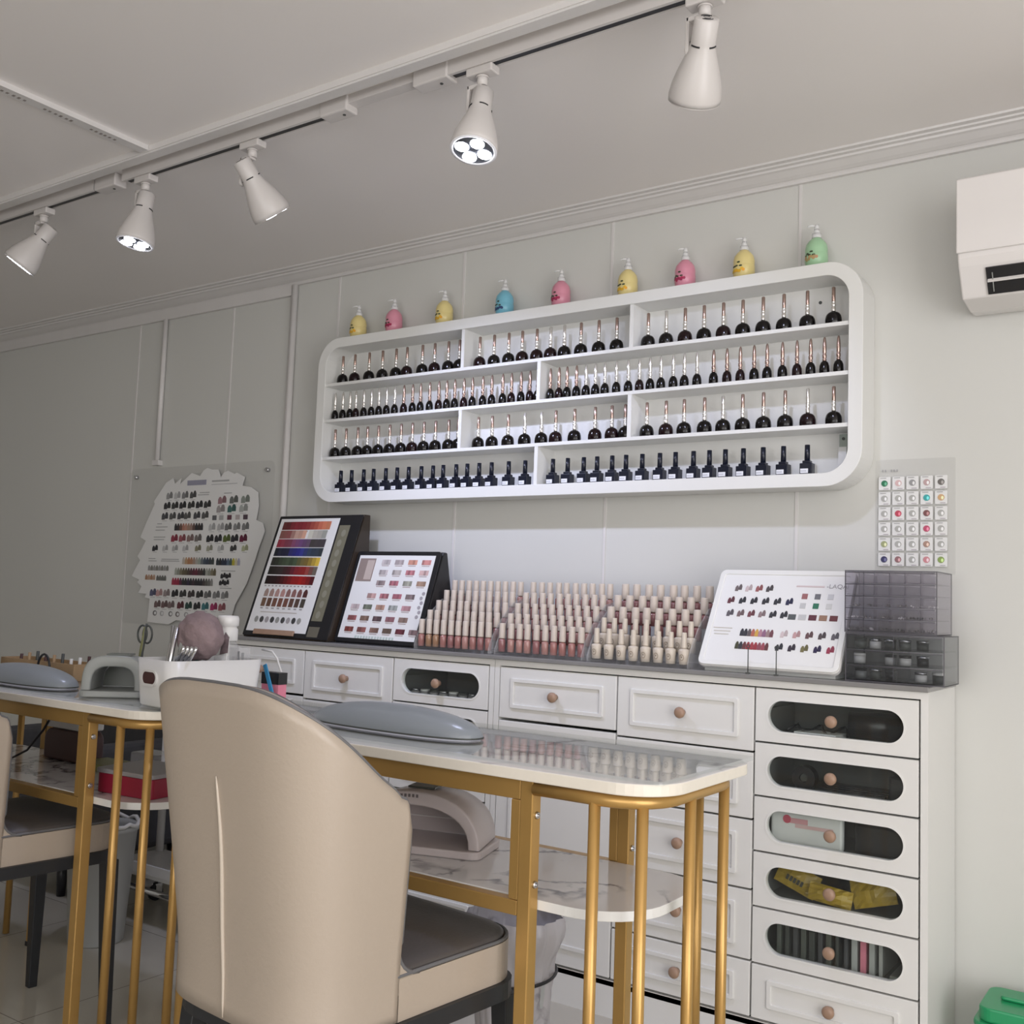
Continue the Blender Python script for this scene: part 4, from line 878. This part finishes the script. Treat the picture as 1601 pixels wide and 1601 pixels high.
glass_top(-1.895, -.708, 'clear glass sheet covering the right marble tabletop'); glass_top(-3.11, -1.925, 'clear glass sheet covering the left marble tabletop')
ZG = ZM+.0067
def arm_rest(loc, rz, label, L=.215):
    t = thing('arm_cushion', label, 'cushion', loc, rz, 'nail arm cushions')
    bm = BM(); NU, NV = 40, 14
    rows_ = []
    for j in range(NV+1):
        ph = PI/2*j/NV; rr = math.cos(ph)**.95 if ph < PI/2-1e-6 else 0; z = .0060+.046*math.sin(ph)
        rows_.append([bm.verts.new((L*rr*abs(math.cos(2*PI*i/NU))**.8*(1 if math.cos(2*PI*i/NU) >= 0 else -1), .060*rr*abs(math.sin(2*PI*i/NU))**.8*(1 if math.sin(2*PI*i/NU) >= 0 else -1), z)) for i in range(NU)])
    for a, b_ in zip(rows_, rows_[1:]):
        for i in range(NU): f = bm.faces.new((a[i], a[(i+1) % NU], b_[(i+1) % NU], b_[i])); f.smooth = True
    bmesh.ops.remove_doubles(bm, verts=bm.verts, dist=.0004); obj('pad', bm, 'cush', t)
    el = lambda k, n=48: [(k*L*abs(math.cos(2*PI*i/n))**.8*(1 if math.cos(2*PI*i/n) >= 0 else -1), k*.060*abs(math.sin(2*PI*i/n))**.8*(1 if math.sin(2*PI*i/n) >= 0 else -1)) for i in range(n)]
    bm = BM(); prism(bm, el(1.005), XY, .0030, .0062); obj('dark_seam', bm, 'dark', t)
    bm = BM(); prism(bm, el(.97), XY, 0, .0030); obj('base', bm, 'cushrefl', t)  # pale layer painting the wall's reflection in the glass below the pad
    return t
A1 = arm_rest((-1.372, -1.075, ZG), -.02, 'rounded grey arm cushion on the right table\'s glass top')
A2 = dup(A1, (-2.615, -1.118, ZG), 'rounded grey arm cushion on the left table, cut by the picture edge')

# UV lamp on the lower shelf of the right table
def uv_lamp(loc, rz, label, shell, inside, W=.20, D=.19, H=.105, ee=2.3):
    t = thing('nail_lamp', label, 'nail lamp', loc, rz, 'nail curing lamps')
    def arch(w, h, n=20, e=ee):
        return [(w/2*(1 if math.cos(PI*i/n) >= 0 else -1)*abs(math.cos(PI*i/n))**(2/e), h*abs(math.sin(PI*i/n))**(2/e)) for i in range(n+1)]
    o = arch(W, H); i_ = arch(W-.045, H-.026)
    n = len(o); bm = BM(); ys = [-D/2, D/2]
    V = {}
    for q, y in enumerate(ys):
        k = 1 if q == 0 else .93
        V[q] = ([bm.verts.new((p[0]*k, y, .016+p[1]*k)) for p in o], [bm.verts.new((p[0], y, .016+p[1])) for p in i_])
    for k in range(n-1):
        for q in ((V[0][0][k], V[0][0][k+1], V[1][0][k+1], V[1][0][k]), (V[0][1][k], V[1][1][k], V[1][1][k+1], V[0][1][k+1]), (V[0][0][k], V[0][1][k], V[0][1][k+1], V[0][0][k+1]), (V[1][0][k], V[1][0][k+1], V[1][1][k+1], V[1][1][k])):
            f = bm.faces.new(q); f.smooth = True
    obj('shell', bm, shell, t, bev=.004)
    bm = BM(); prism(bm, rrect(-W/2-.004, W/2+.004, -D/2-.012, D/2, .02, 5), XY, 0, .015); obj('base_plate', bm, shell, t, bev=.003)
    bm = BM(); prism(bm, [(p[0]*.97, .0165+p[1]*.97) for p in i_], XZ, D/2-.012, D/2-.006); obj('back_plate', bm, inside, t)
    bm = BM(); box(bm, -.028, .028, -.02, .03, .016+H-.002, .016+H+.0015); obj('display', bm, 'lampdark', t)
    return t
L1 = uv_lamp((-1.305, -1.050, .5635), .30, 'pale pink nail lamp standing on the right table\'s lower shelf', 'uvpink', 'uvpink', W=.275, D=.13, H=.098)
printed('lettering', [('r', -.062+.008*k, .0, .0045, .006, (.16, .14, .14)) for k in range(10) if k != 4], L1.children[0], lambda u, v, d: (u, -.0655-d*.5, .106+v*1-.008*(u/.06)**2), .0008)
printed('led_strip', [('r', 0, 0, .14, .003, (.7, .66, .64)), ('r', -.01, .028, .16, .002, (.1, .09, .09)), ('r', -.01, .024, .03, .004, (.05, .04, .04))], L1.children[0], lambda u, v, d: (u, .0525-d, .045+v), .001)
L2 = uv_lamp((-2.232, -1.105, ZG), .72, 'open grey nail lamp on the left table beside the white basket', 'lampgrey', 'lampdark', W=.145, D=.12, H=.082, ee=3.4)

# white basket with tools
bk = thing('tool_basket', 'white plastic basket full of nail tools on the left table', 'basket', (-1.955, -1.086, ZG), -.12)
HX, HY, H = .077, .125, .105
bm = BM(); o0 = rrect(-HX, HX, -HY, HY, .028, 6); n = len(o0)
lev = [(0, .90), (.004, .93), (H, 1.0)]
Vo = [[bm.verts.new((p[0]*k, p[1]*k, z)) for p in o0] for z, k in lev]; Vi = [[bm.verts.new((p[0]*k*.975, p[1]*k*.955, max(z, .004))) for p in o0] for z, k in ((.004, .93), (H, 1.0))]
for a, b_ in zip(Vo, Vo[1:]):
    for i in range(n): f = bm.faces.new((a[i], a[(i+1) % n], b_[(i+1) % n], b_[i])); f.smooth = True
for i in range(n):
    j = (i+1) % n; bm.faces.new((Vi[0][i], Vi[1][i], Vi[1][j], Vi[0][j])); bm.faces.new((Vo[-1][i], Vo[-1][j], Vi[1][j], Vi[1][i]))
bm.faces.new(Vo[0][::-1]); bm.faces.new(Vi[0]); obj('tub', bm, 'plast', bk)
k = -HY*.965-.0030
bm = BM(); ring_plate(bm, [(p[0]-.006, p[1]+.064) for p in stadium(0, 0, .066, .036, 48)], [(p[0]-.006, p[1]+.064) for p in stadium(0, 0, .056, .026, 48)], XZ, k-.002, k+.004); obj('handle_rim', bm, 'plast', bk)
bm = BM(); prism(bm, [(p[0]-.006, p[1]+.064) for p in stadium(0, 0, .0565, .0265, 48)], XZ, k-.0005, k+.004); obj('handle_hole', bm, 'maroon', bk)
BZz = ZG+.0048
def at(x, y, z=0): return (x, y, BZz+z)
# things standing in the basket (dx, dy from its centre)
t = thing('scissors', 'gold-handled scissors with dark ring handles, at the basket\'s left rear', 'scissors', (-2.345, -.962, ZG), 0)
bm = BM(); tube(bm, [(-.02, 0, .0), (-.006, .004, .105), (.0, .006, .160)], [.004, .006, .004], 8); obj('blade', bm, 'olive', t)
bm = BM(); tube(bm, [(-.008, 0, .0), (-.004, .004, .105), (.004, .006, .168)], [.003, .004, .003], 8); obj('blade', bm, 'dark', t)
for dx in (-.004, .018):
    bm = BM(); tube(bm, [(dx-.008+.019*math.cos(2*PI*k/20), .006, .140+.023*math.sin(2*PI*k/20)) for k in range(20)], .0026, 8, closed=True); obj('ring_handle', bm, 'dark', t)
for i, (x0, x1, z1, r_, m_) in enumerate(((-.137, -.125, .150, .0042, 'steel'), (-.112, -.120, .152, .0042, 'steel'), (-.118, -.100, .150, .0055, 'steel'), (-.098, -.103, .128, .0040, 'steel'), (-.090, -.088, .140, .006, 'lampgrey'), (-.126, -.114, .118, .0035, 'chrome'), (-.104, -.094, .118, .0045, 'black'))):
    bm = BM(); tube(bm, [(0, 0, .0), ((x1-x0), .012, z1)], r_, 8); o = tag(obj('metal_tool', bm, m_), 'slim %s nail tool, %s from left, standing in basket\'s left end' % ('black' if m_ == 'black' else 'metal', ORD[i]), 'nail tool', 'metal tools in the basket'); o.location = at(-1.972+(x0+.112)*1.15, -1.150-.010*(i % 3), .001); o.scale = (1.25, 1, 1.14)
bm = BM(); bmesh.ops.create_icosphere(bm, subdivisions=4, radius=1)
for v in bm.verts:
    n_ = math.sin(v.co.x*7+v.co.z*5)*math.cos(v.co.y*6+v.co.z*4)*.06+math.sin(v.co.x*17+v.co.y*13)*.025
    v.co = Vector((v.co.x*.043, v.co.y*.036, v.co.z*.054))*(1+n_)
g_ = tag(obj('gauze_ball', bm, 'gauze', smooth=True), 'crumpled mauve gauze ball on tools in the basket', 'gauze'); g_.location = at(-1.928, -1.115, .153); g_.scale = (1.42, 1.2, 1.02)
bm = BM(); tube(bm, [(0, 0, .0), (.0, .005, .13)], [.011, .012], 10); o = tag(obj('teal_tool', bm, 'teal'), 'dark teal handled tool standing left of the gauze ball', 'nail tool'); o.location = at(-1.972, -1.095, .001); o.scale = (1, 1, 1.15)
for i in range(4):
    bm = BM(); tube(bm, [(-.010, .002, -.020), (.018, -.006, .014)], .0032, 8); o = tag(obj('metal_tweezer', bm, 'chrome'), 'shiny metal clip, %s from left, in front of gauze ball' % ORD[i], 'metal clip', 'metal clips in the basket'); o.location = at(-1.936+.014*i, -1.165, .112); o.scale = (1.4, 1, 1.3)
bm = BM(); prism(bm, [(0, 0), (.028, .006), (.030, .040), (.016, .052), (.006, .034)], XZ, -.001, .001); o = tag(obj('silver_foil', bm, 'chrome'), 'small torn silver foil packet right of gauze ball', 'foil'); o.location = at(-1.892, -1.085, .112)
t = thing('pump_dispenser', 'clear bottle with white screw-on pump lid in the basket', 'dispenser', at(-1.918, -1.045, .0005)); t.scale = (.95, .95, 1.12)
bm = BM(); lathe(bm, [(.026, 0), (.028, .003), (.028, .115), (.022, .126)], 22); obj('bottle', bm, 'acr', t)
bm = BM(); lathe(bm, [(.0245, .1265), (.0255, .128), (.0255, .150), (.022, .154), (.022, .156), (.0265, .158), (.027, .172), (.024, .178), (0, .179)], 24); obj('lid', bm, 'plast', t)
bm = BM(); tube(bm, [(0, 0, .0), (0, 0, .120)], .003, 8); obj('dip_tube', bm, 'plast', t)
t = thing('clear_cup', 'small square clear cup holding dark tips at the basket\'s right', 'cup', at(-1.922, -1.000, .0005))
bm = BM(); ring_plate(bm, rrect(-.018, .018, -.018, .018, .004, 3), rrect(-.0165, .0165, -.0165, .0165, .003, 3), XY, .0, .125); obj('wall', bm, 'acr', t)
for i in range(5):
    bm = BM(); tube(bm, [(0, 0, 0), (rnd.uniform(-.003, .003), 0, rnd.uniform(.095, .118))], .0032, 7); o = tag(obj('brush', bm, ['black', 'steel', 'black', 'silv', 'dark'][i]), 'thin brush, %s from left, in the basket\'s right end' % ORD[i], 'brush', 'brushes in the basket'); o.location = at(-1.955+.008*i, -.990, .001)
bm = BM(); tube(bm, [(.0, 0, .002), (.0, 0, .045), (-.030, 0, .100), (-.048, 0, .116), (-.085, 0, .119)], .0026, 8); tube(bm, [(.0, .0, .0015), (.0, .03, .0015)], .0026, 8)
o = tag(obj('white_wire_holder', bm, 'plast'), 'bent white wire holder arching right of the basket', 'wire holder'); o.location = (-1.895, -.880, ZG+.001)
bm = BM(); box(bm, -.006, .006, -.002, .002, 0, .095); o = tag(obj('blue_spatula', bm, 'blue', bev=.0015), 'flat blue spatula leaning at the basket\'s right side', 'spatula'); o.location = (-1.868, -.935, ZG+.003); o.rotation_euler = (0, -.42, 0)
t = thing('black_pink_box', 'small box, black top and pink bottom, right of the basket', 'box', (-1.905, -.905, ZG))
bm = BM(); box(bm, -.028, .030, -.013, .013, 0, .042); obj('box', bm, 'pink', t); bm = BM(); box(bm, -.029, .031, -.014, .014, .0422, .070); obj('lid', bm, 'black', t)

# left table clutter behind the cushion
t = thing('wooden_tray', 'light wooden box of small tools behind the left arm cushion', 'tray', (-2.77, -.945, ZG))
bm = BM(); ring_plate(bm, rrect(-.20, .17, -.045, .045, .003, 2), rrect(-.195, .165, -.040, .040, .003, 2), XY, 0, .045); obj('wall', bm, 'cardb', t)
bm = BM(); box(bm, -.194, .164, -.039, .039, 0, .004); obj('bottom', bm, 'cardb', t)
for i in range(9):
    x = -2.94+.042*i
    bm = BM(); tube(bm, [(0, 0, 0), (.004, 0, .050+.006*(i % 3))], .0045, 7); o = tag(obj('wooden_stick', bm, ['maroon', 'cardb', 'dark', 'maroon', 'cardb', 'dark', 'plast', 'plast', 'maroon'][i]), 'short stick, %s from left, standing in the wooden box' % ORD[i], 'stick', 'sticks in the wooden box'); o.location = (x, -.945, ZG+.0045)
bm = BM(); tube(bm, [(-.03+.03*(1-math.cos(PI*k/10)), 0, .02+.045*math.sin(PI*k/10)) for k in range(11)]+[(.032, 0, .0)], .0032, 8); tube(bm, [(-.03, 0, .02), (-.032, 0, .0)], .005, 8); o = tag(obj('cable_loop', bm, 'black'), 'black cable loop arching behind the left arm cushion', 'cable'); o.location = (-2.70, -1.018, ZG+.0035)
bm = BM(); bmesh.ops.create_icosphere(bm, subdivisions=3, radius=1)
for v in bm.verts: v.co = Vector((v.co.x*.11, v.co.y*.045, max(-.0, v.co.z)*.085*(1+.2*math.sin(v.co.x*6+v.co.y*9))))
o = tag(obj('dark_cloth', bm, 'fabric', smooth=True), 'crumpled dark grey cloth at the far left of the left table', 'cloth'); o.location = (-3.02, -1.06, ZG+.0005)
bm = BM(); prism(bm, [(-.05, 0), (.012, 0), (.030, .080), (.018, .092), (-.05, .088)], XZ, -.04, .04); o = tag(obj('white_device', bm, 'paper', bev=.006), 'white rounded device cut by the left picture edge', 'device'); o.location = (-2.885, -1.175, ZG+.0005)
for i in range(14):
    bm = BM(); bmesh.ops.create_icosphere(bm, subdivisions=1, radius=.0035); o = tag(obj('bead', bm, 'chrome', smooth=True), 'tiny clear bead, %s from left, in row behind the grey lamp' % ORD[i], 'bead', 'beads behind the grey lamp'); o.location = (-2.545+.0125*i, -.905, ZG+.0733)
bm = BM(); box(bm, -.10, .10, -.016, -.002, 0, .069); o = tag(obj('bead_rack', bm, 'acr', bev=.001), 'clear block carrying the bead row behind the grey lamp', 'rack'); o.location = (-2.46, -.895, ZG+.0004)

# left table lower shelf
ZS = .5635
t = thing('red_box', 'red box with grey clear lid on the left table\'s lower shelf', 'box', (-2.115, -1.085, ZS), .10)
bm = BM(); prism(bm, rrect(-.095, .085, -.075, .075, .012, 4), XY, 0, .045); obj('box', bm, 'red', t, bev=.002)
bm = BM(); prism(bm, rrect(-.099, .089, -.079, .079, .014, 4), XY, .0455, .056); obj('lid', bm, 'lidgrey', t, bev=.002)
bm = BM(); box(bm, -.09, .09, -.045, .045, 0, .018); o = tag(obj('olive_book', bm, 'olive', bev=.001), 'thin olive-edged tray behind the red box', 'tray'); o.location = (-2.42, -.97, ZS+.0003); o.rotation_euler = (0, 0, .05)
bm = BM(); box(bm, -.06, .05, -.035, .035, 0, .060); o = tag(obj('clear_tub', bm, 'acr', bev=.006), 'clear tub under the left tabletop beside the olive tray', 'tub'); o.location = (-2.27, -.955, ZS+.0003)
bm = BM(); tube(bm, [(0, 0, 0.004), (.08, .02, .045), (.13, .03, .10), (.15, .04, .14), (.155, .05, .165)], .003, 7); tube(bm, [(0, 0, .004), (-.03, .01, .003)], .007, 8); o = tag(obj('black_cable', bm, 'black'), 'black cable with plug hanging over the left table\'s lower shelf', 'cable'); o.location = (-2.66, -1.14, ZS+.004)

# ------------------------------------------------------------------ chairs
def chair():
    t = thing('bar_chair', 'x', 'chair', (0, 0, 0), 0, 'grey leather barrel chairs')
    a, b_, n, lean, hb, ha, q, hk, zb = .190, .279, 4.2, .33, .911, .757, 1.75, 1.0, .42
    yf = -.108; ysx = -b_+a
    def plan(off, N=84):
        P = []
        for k in range(N+1):
            tt_ = k/N; ph = PI*(tt_-.93*math.sin(2*PI*tt_)/(2*PI)); c, s_ = math.cos(ph), math.sin(ph)
            P.append(((a-off)*(1 if c >= 0 else -1)*abs(c)**(2/n), -.105-(b_-.105-off)*abs(max(0, s_))**(2/n)))
        return P
    P0 = plan(0); d = [0]
    for u, v in zip(P0, P0[1:]): d.append(d[-1]+math.hypot(v[0]-u[0], v[1]-u[1]))
    S_ = [abs(x/d[-1]*2-1) for x in d]
    top = [ha+(hb-ha)*(.5+.5*math.cos(PI*min(1, s_/hk)**q))-.055*(1-math.sqrt(max(0, 1-max(0, (s_-.88)/.12)**2))) for s_ in S_]
    def pt(p, z):
        zz = max(0, z-.47); zz = zz*zz/(zz+.05); k = 1+.42*zz*1.15
        return Vector((p[0]*k, p[1]*k if p[1] < -.12 else p[1]*(1+.4*(k-1)), z))
    def shell(name, o0, o1, zlo, dtop, m_, round_front=True):
        bm = BM(); A, B = plan(o0), plan(o1); NV = 22; V = [[], []]
        for q_, P in ((0, A), (1, B)):
            for k, p in enumerate(P):
                zt = top[k]-dtop
                V[q_].append([bm.verts.new(pt(p, zlo+(zt-zlo)*j/NV)) for j in range(NV+1)])
        N = len(A)
        for k in range(N-1):
            for j in range(NV):
                for q_ in (0, 1):
                    f = bm.faces.new((V[q_][k][j], V[q_][k+1][j], V[q_][k+1][j+1], V[q_][k][j+1])); f.smooth = True
            bm.faces.new((V[0][k][NV], V[0][k+1][NV], V[1][k+1][NV], V[1][k][NV])); bm.faces.new((V[0][k][0], V[1][k][0], V[1][k+1][0], V[0][k+1][0]))
        for k in (0, N-1):
            for j in range(NV): bm.faces.new((V[0][k][j], V[0][k][j+1], V[1][k][j+1], V[1][k][j]))
        return obj(name, bm, m_, t)
    shell('backrest', 0, .022, zb, 0, 'pu')
    shell('lining', .0225, .036, .455, .003, 'puin')
    # piping along the rim and down the arm fronts
    rim = [pt(p, top[k]+.001) for k, p in enumerate(plan(.004))]
    fr_ = lambda sgn: [Vector((sgn*.188, -.1082+.045-.045*math.cos(PI/2*k/6), .4822+.045-.045*math.sin(PI/2*k/6)+.001)) for k in range(6, -1, -1)]+[Vector((pt((sgn*(a-.004), -.105), z).x, pt((0, -.105), z).y+.002, z)) for z in [.535+.017*j for j in range(int((top[0]-.535)/.017))]]
    R_ = fr_(1); Lf = fr_(-1)
    path = R_+[Vector((r.x, r.y, r.z)) for r in rim]+Lf[::-1]
    bm = BM(); tube(bm, path, .0032, 8); obj('piping', bm, 'piping', t)
    seam = [pt((.004, -b_-.0008), zb+.004+.0195*j)+Vector((-.004*math.sin(j*.35), -.0005, 0)) for j in range(19)]
    bm = BM(); tube(bm, seam, [.0012+.0022*math.sin(PI*j/18)**.6 for j in range(19)], 8); obj('back_seam', bm, 'seam', t)
    # seat base and cushion
    def seatpts(k=1.0, off=0):
        pts = rrect(-.190+off, .190-off, -.108, .192-off, (.001, .001, .075, .075), 9)
        return pts
    bm = BM(); prism(bm, seatpts(), XY, .42, .482, smooth=False)
    for sx in (-1, 1):
        R0 = .045; y0 = -.1082; z0 = .4822
        poly = [(y0, z0)]+[(y0+R0-R0*math.cos(PI/2*k/8), z0+R0-R0*math.sin(PI/2*k/8)) for k in range(9)][::-1]
        xa, xb = sorted((sx*.1895, sx*.169)); prism(bm, poly, YZ, xa, xb)
    obj('seat_base', bm, 'pu', t)
    bm = BM(); sp = rrect(-.150, .150, -.235, -.109, .03, 5); 
    prism(bm, sp, XY, .425, .486); obj('seat_rear', bm, 'puin', t)
    bm = BM(); pts = seatpts(off=.006); N = len(pts); lv = [(0, .4825), (0, .489), (.006, .4935), (.03, .498), (.08, .501)]; rings = []
    for o_, z in lv: rings.append([bm.verts.new((p[0]*(1-o_/.2), (p[1]-.04)*(1-o_/.16)+.04, z)) for p in pts])
    for A, B in zip(rings, rings[1:]):
        for i in range(N): f = bm.faces.new((A[i], A[(i+1) % N], B[(i+1) % N], B[i])); f.smooth = True
    bm.faces.new(rings[0][::-1]); bm.faces.new(rings[-1]); obj('seat', bm, 'puin', t)
    bm = BM(); tube(bm, [(p[0], p[1], .4855) for p in seatpts(off=.002)], .0030, 8, closed=True); obj('seat_piping', bm, 'piping', t)
    bm = BM(); ring_plate(bm, rrect(-.198, .198, -.262, .185, (.10, .10, .06, .06), 6), rrect(-.172, .172, -.236, .159, (.08, .08, .04, .04), 6), XY, .392, .4195); obj('under_frame', bm, 'blackm', t)
    bm = BM(); box(bm, -.17, .17, -.23, .155, .408, .4195); obj('under_panel', bm, 'dark', t)
    for sx in (-1, 1):
        for y0, y1 in ((.160, .168), (-.205, -.245)):
            bm = BM(); c0 = Vector((sx*.172, y0, .392)); c1 = Vector((sx*.188, y1, 0)); q_ = []
            for c, h in ((c1, .011), (c0, .017)): q_.append([bm.verts.new((c.x+dx*h, c.y+dy*h, c.z)) for dx, dy in ((-1, -1), (1, -1), (1, 1), (-1, 1))])
            for i in range(4): bm.faces.new((q_[0][i], q_[0][(i+1) % 4], q_[1][(i+1) % 4], q_[1][i]))
            bm.faces.new(q_[0][::-1]); bm.faces.new(q_[1]); obj('leg', bm, 'blackm', t, bev=.002)
    return t
C1 = chair(); C1.location = (-1.199, -1.322, 0); C1.rotation_euler = (0, 0, -.10); C1['label'] = 'large taupe leather barrel chair in the foreground, back turned to the viewer'
C2 = dup(C1, (-1.199-1.212, -1.322+.075, 0), 'second taupe leather barrel chair, mostly cut off by the left picture edge')

# ------------------------------------------------------------------ floor-standing things
# waste bin with patterned liner under the right table
t = thing('waste_bin', 'waste bin with grey patterned plastic liner under the right table', 'bin', (-1.315, -.70, 0))
bm = BM(); lathe(bm, [(.066, 0), (.070, .004), (.084, .29)], 28); obj('bucket', bm, 'binw', t)
bm = BM(); NU = 64; rows_ = []
for j in range(22):
    z = .012+.345*j/21; base = (.072+.016*z/.28) if z < .27 else .088+.022*math.sin((z-.27)/.087*PI*.75)
    rows_.append([bm.verts.new(((base+.004*math.sin(i*2.1+z*22)+.003*math.sin(i*1.1-z*40))*math.cos(2*PI*i/NU), (base+.004*math.sin(i*2.1+z*22)+.002*math.sin(i*3.7))*math.sin(2*PI*i/NU), z)) for i in range(NU)])
for a_, b2 in zip(rows_, rows_[1:]):
    for i in range(NU): f = bm.faces.new((a_[i], a_[(i+1) % NU], b2[(i+1) % NU], b2[i])); f.smooth = True
obj('liner', bm, 'bag', t)
bm = BM(); tube(bm, [(.0945*math.cos(2*PI*i/40), .0945*math.sin(2*PI*i/40), .232+.008*math.sin(2*PI*i/40)) for i in range(40)], .0035, 6, closed=True); obj('elastic_band', bm, 'black', t)
# green plastic thing at lower right
bm = BM(); prism(bm, rrect(-.12, .12, -.075, .075, .012, 5), XY, 0, .008); prism(bm, [(-.09, -.004), (.09, -.004), (.09, .004), (-.09, .004)], XY, .0081, .012)
t = thing('green_tub', 'green plastic tub lid edge in the lower right corner, on the floor', 'tub', (-.335, -.14, 0)); t.scale = (1, 1, 1.5)
bm.free(); bm = BM(); rows_ = []
for z, k in ((0, .82), (.120, .97), (.122, 1.03), (.130, 1.03)): rows_.append([bm.verts.new((p[0]*k, p[1]*k, z)) for p in rrect(-.125, .125, -.085, .085, .03, 6)])
for a_, b2 in zip(rows_, rows_[1:]):
    for i in range(len(a_)): bm.faces.new((a_[i], a_[(i+1) % len(a_)], b2[(i+1) % len(a_)], b2[i]))
bm.faces.new(rows_[0][::-1]); bm.faces.new(rows_[-1]); obj('tub', bm, 'green', t, bev=.003)
bm = BM(); prism(bm, rrect(-.118, .118, -.079, .079, .025, 6), XY, .1305, .150); prism(bm, rrect(-.085, .085, -.01, .01, .009, 4), XY, .1505, .156); obj('lid', bm, 'green', t, bev=.004)
# grey-white bin behind the left chair
t = thing('pedal_bin', 'tall round grey-white bin behind the second chair', 'bin', (-2.775, -.745, 0))
bm = BM(); lathe(bm, [(.074, 0), (.078, .004), (.098, .32), (.103, .322), (.103, .335), (.094, .336), (.092, .32), (.07, .02), (0, .02)], 32); obj('bucket', bm, 'binw', t)
bm = BM(); tube(bm, [(.103*math.cos(2*PI*i/36), .103*math.sin(2*PI*i/36), .341+.006*math.sin(i*1.7)) for i in range(36)], .006, 8, closed=True); obj('liner_rim', bm, 'plast', t)
# chrome based trolley
t = thing('salon_trolley', 'white salon trolley with chrome legs and castors behind the left table', 'trolley', (-2.62, -.47, 0))
for dx, dy in ((-.36, -.09), (.13, -.09), (-.36, .09), (.13, .09)):
    bm = BM(); cone(bm, (dx, dy, .075), (dx, dy, .62), .013, n=16); l_ = obj('post', bm, 'plast' if dy > 0 else 'chrome', t)
    bm = BM(); cone(bm, (dx, dy, .055), (dx, dy, .075), .009, n=12); box(bm, dx-.011, dx-.008, dy-.012, dy+.012, .02, .056); box(bm, dx+.008, dx+.011, dy-.012, dy+.012, .02, .056); obj('castor_fork', bm, 'chrome', l_)
    bm = BM(); cone(bm, (dx-.007, dy-.006, .0255), (dx+.007, dy-.006, .0255), .0255, n=22); obj('wheel', bm, 'black', l_)
for z in (.16, .42):
    bm = BM(); prism(bm, rrect(-.385, .155, -.115, .115, .03, 5), XY, z-.012, z); prism(bm, rrect(-.385, .155, -.118, -.112, .001, 1), XY, z, z+.03); obj('tray', bm, 'plast', t, bev=.004)
bm = BM(); cone(bm, (-.36, -.09, .10), (.13, -.09, .10), .010, n=12); obj('chrome_bar', bm, 'chrome', t)
# dark fabric chair and things in the far lower left background
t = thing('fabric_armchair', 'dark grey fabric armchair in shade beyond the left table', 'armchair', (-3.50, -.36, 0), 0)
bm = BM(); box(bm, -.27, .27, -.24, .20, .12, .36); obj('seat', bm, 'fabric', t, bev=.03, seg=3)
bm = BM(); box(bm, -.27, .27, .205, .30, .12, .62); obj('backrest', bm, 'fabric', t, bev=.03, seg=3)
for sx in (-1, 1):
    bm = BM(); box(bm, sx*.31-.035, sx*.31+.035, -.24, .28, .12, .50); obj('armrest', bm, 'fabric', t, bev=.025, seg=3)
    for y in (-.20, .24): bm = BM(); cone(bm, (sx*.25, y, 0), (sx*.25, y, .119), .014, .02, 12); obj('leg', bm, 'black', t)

bm = BM(); prism(bm, rrect(-.08, .10, 0, .085, (.01, .01, .03, .03), 5), XZ, -.035, .035); o = tag(obj('maroon_bag', bm, 'maroon', bev=.008, seg=3), 'small maroon bag at the back of the left table\'s lower shelf', 'bag'); o.location = (-2.64, -.955, ZS+.0003)
bm = BM(); prism(bm, rrect(-.09, .09, 0, .05, .006, 3), XZ, -.03, .03); o = tag(obj('white_carton', bm, 'paper', bev=.003), 'white carton lying on the maroon bag under the left tabletop', 'carton'); o.location = (-2.63, -.955, ZS+.0858)
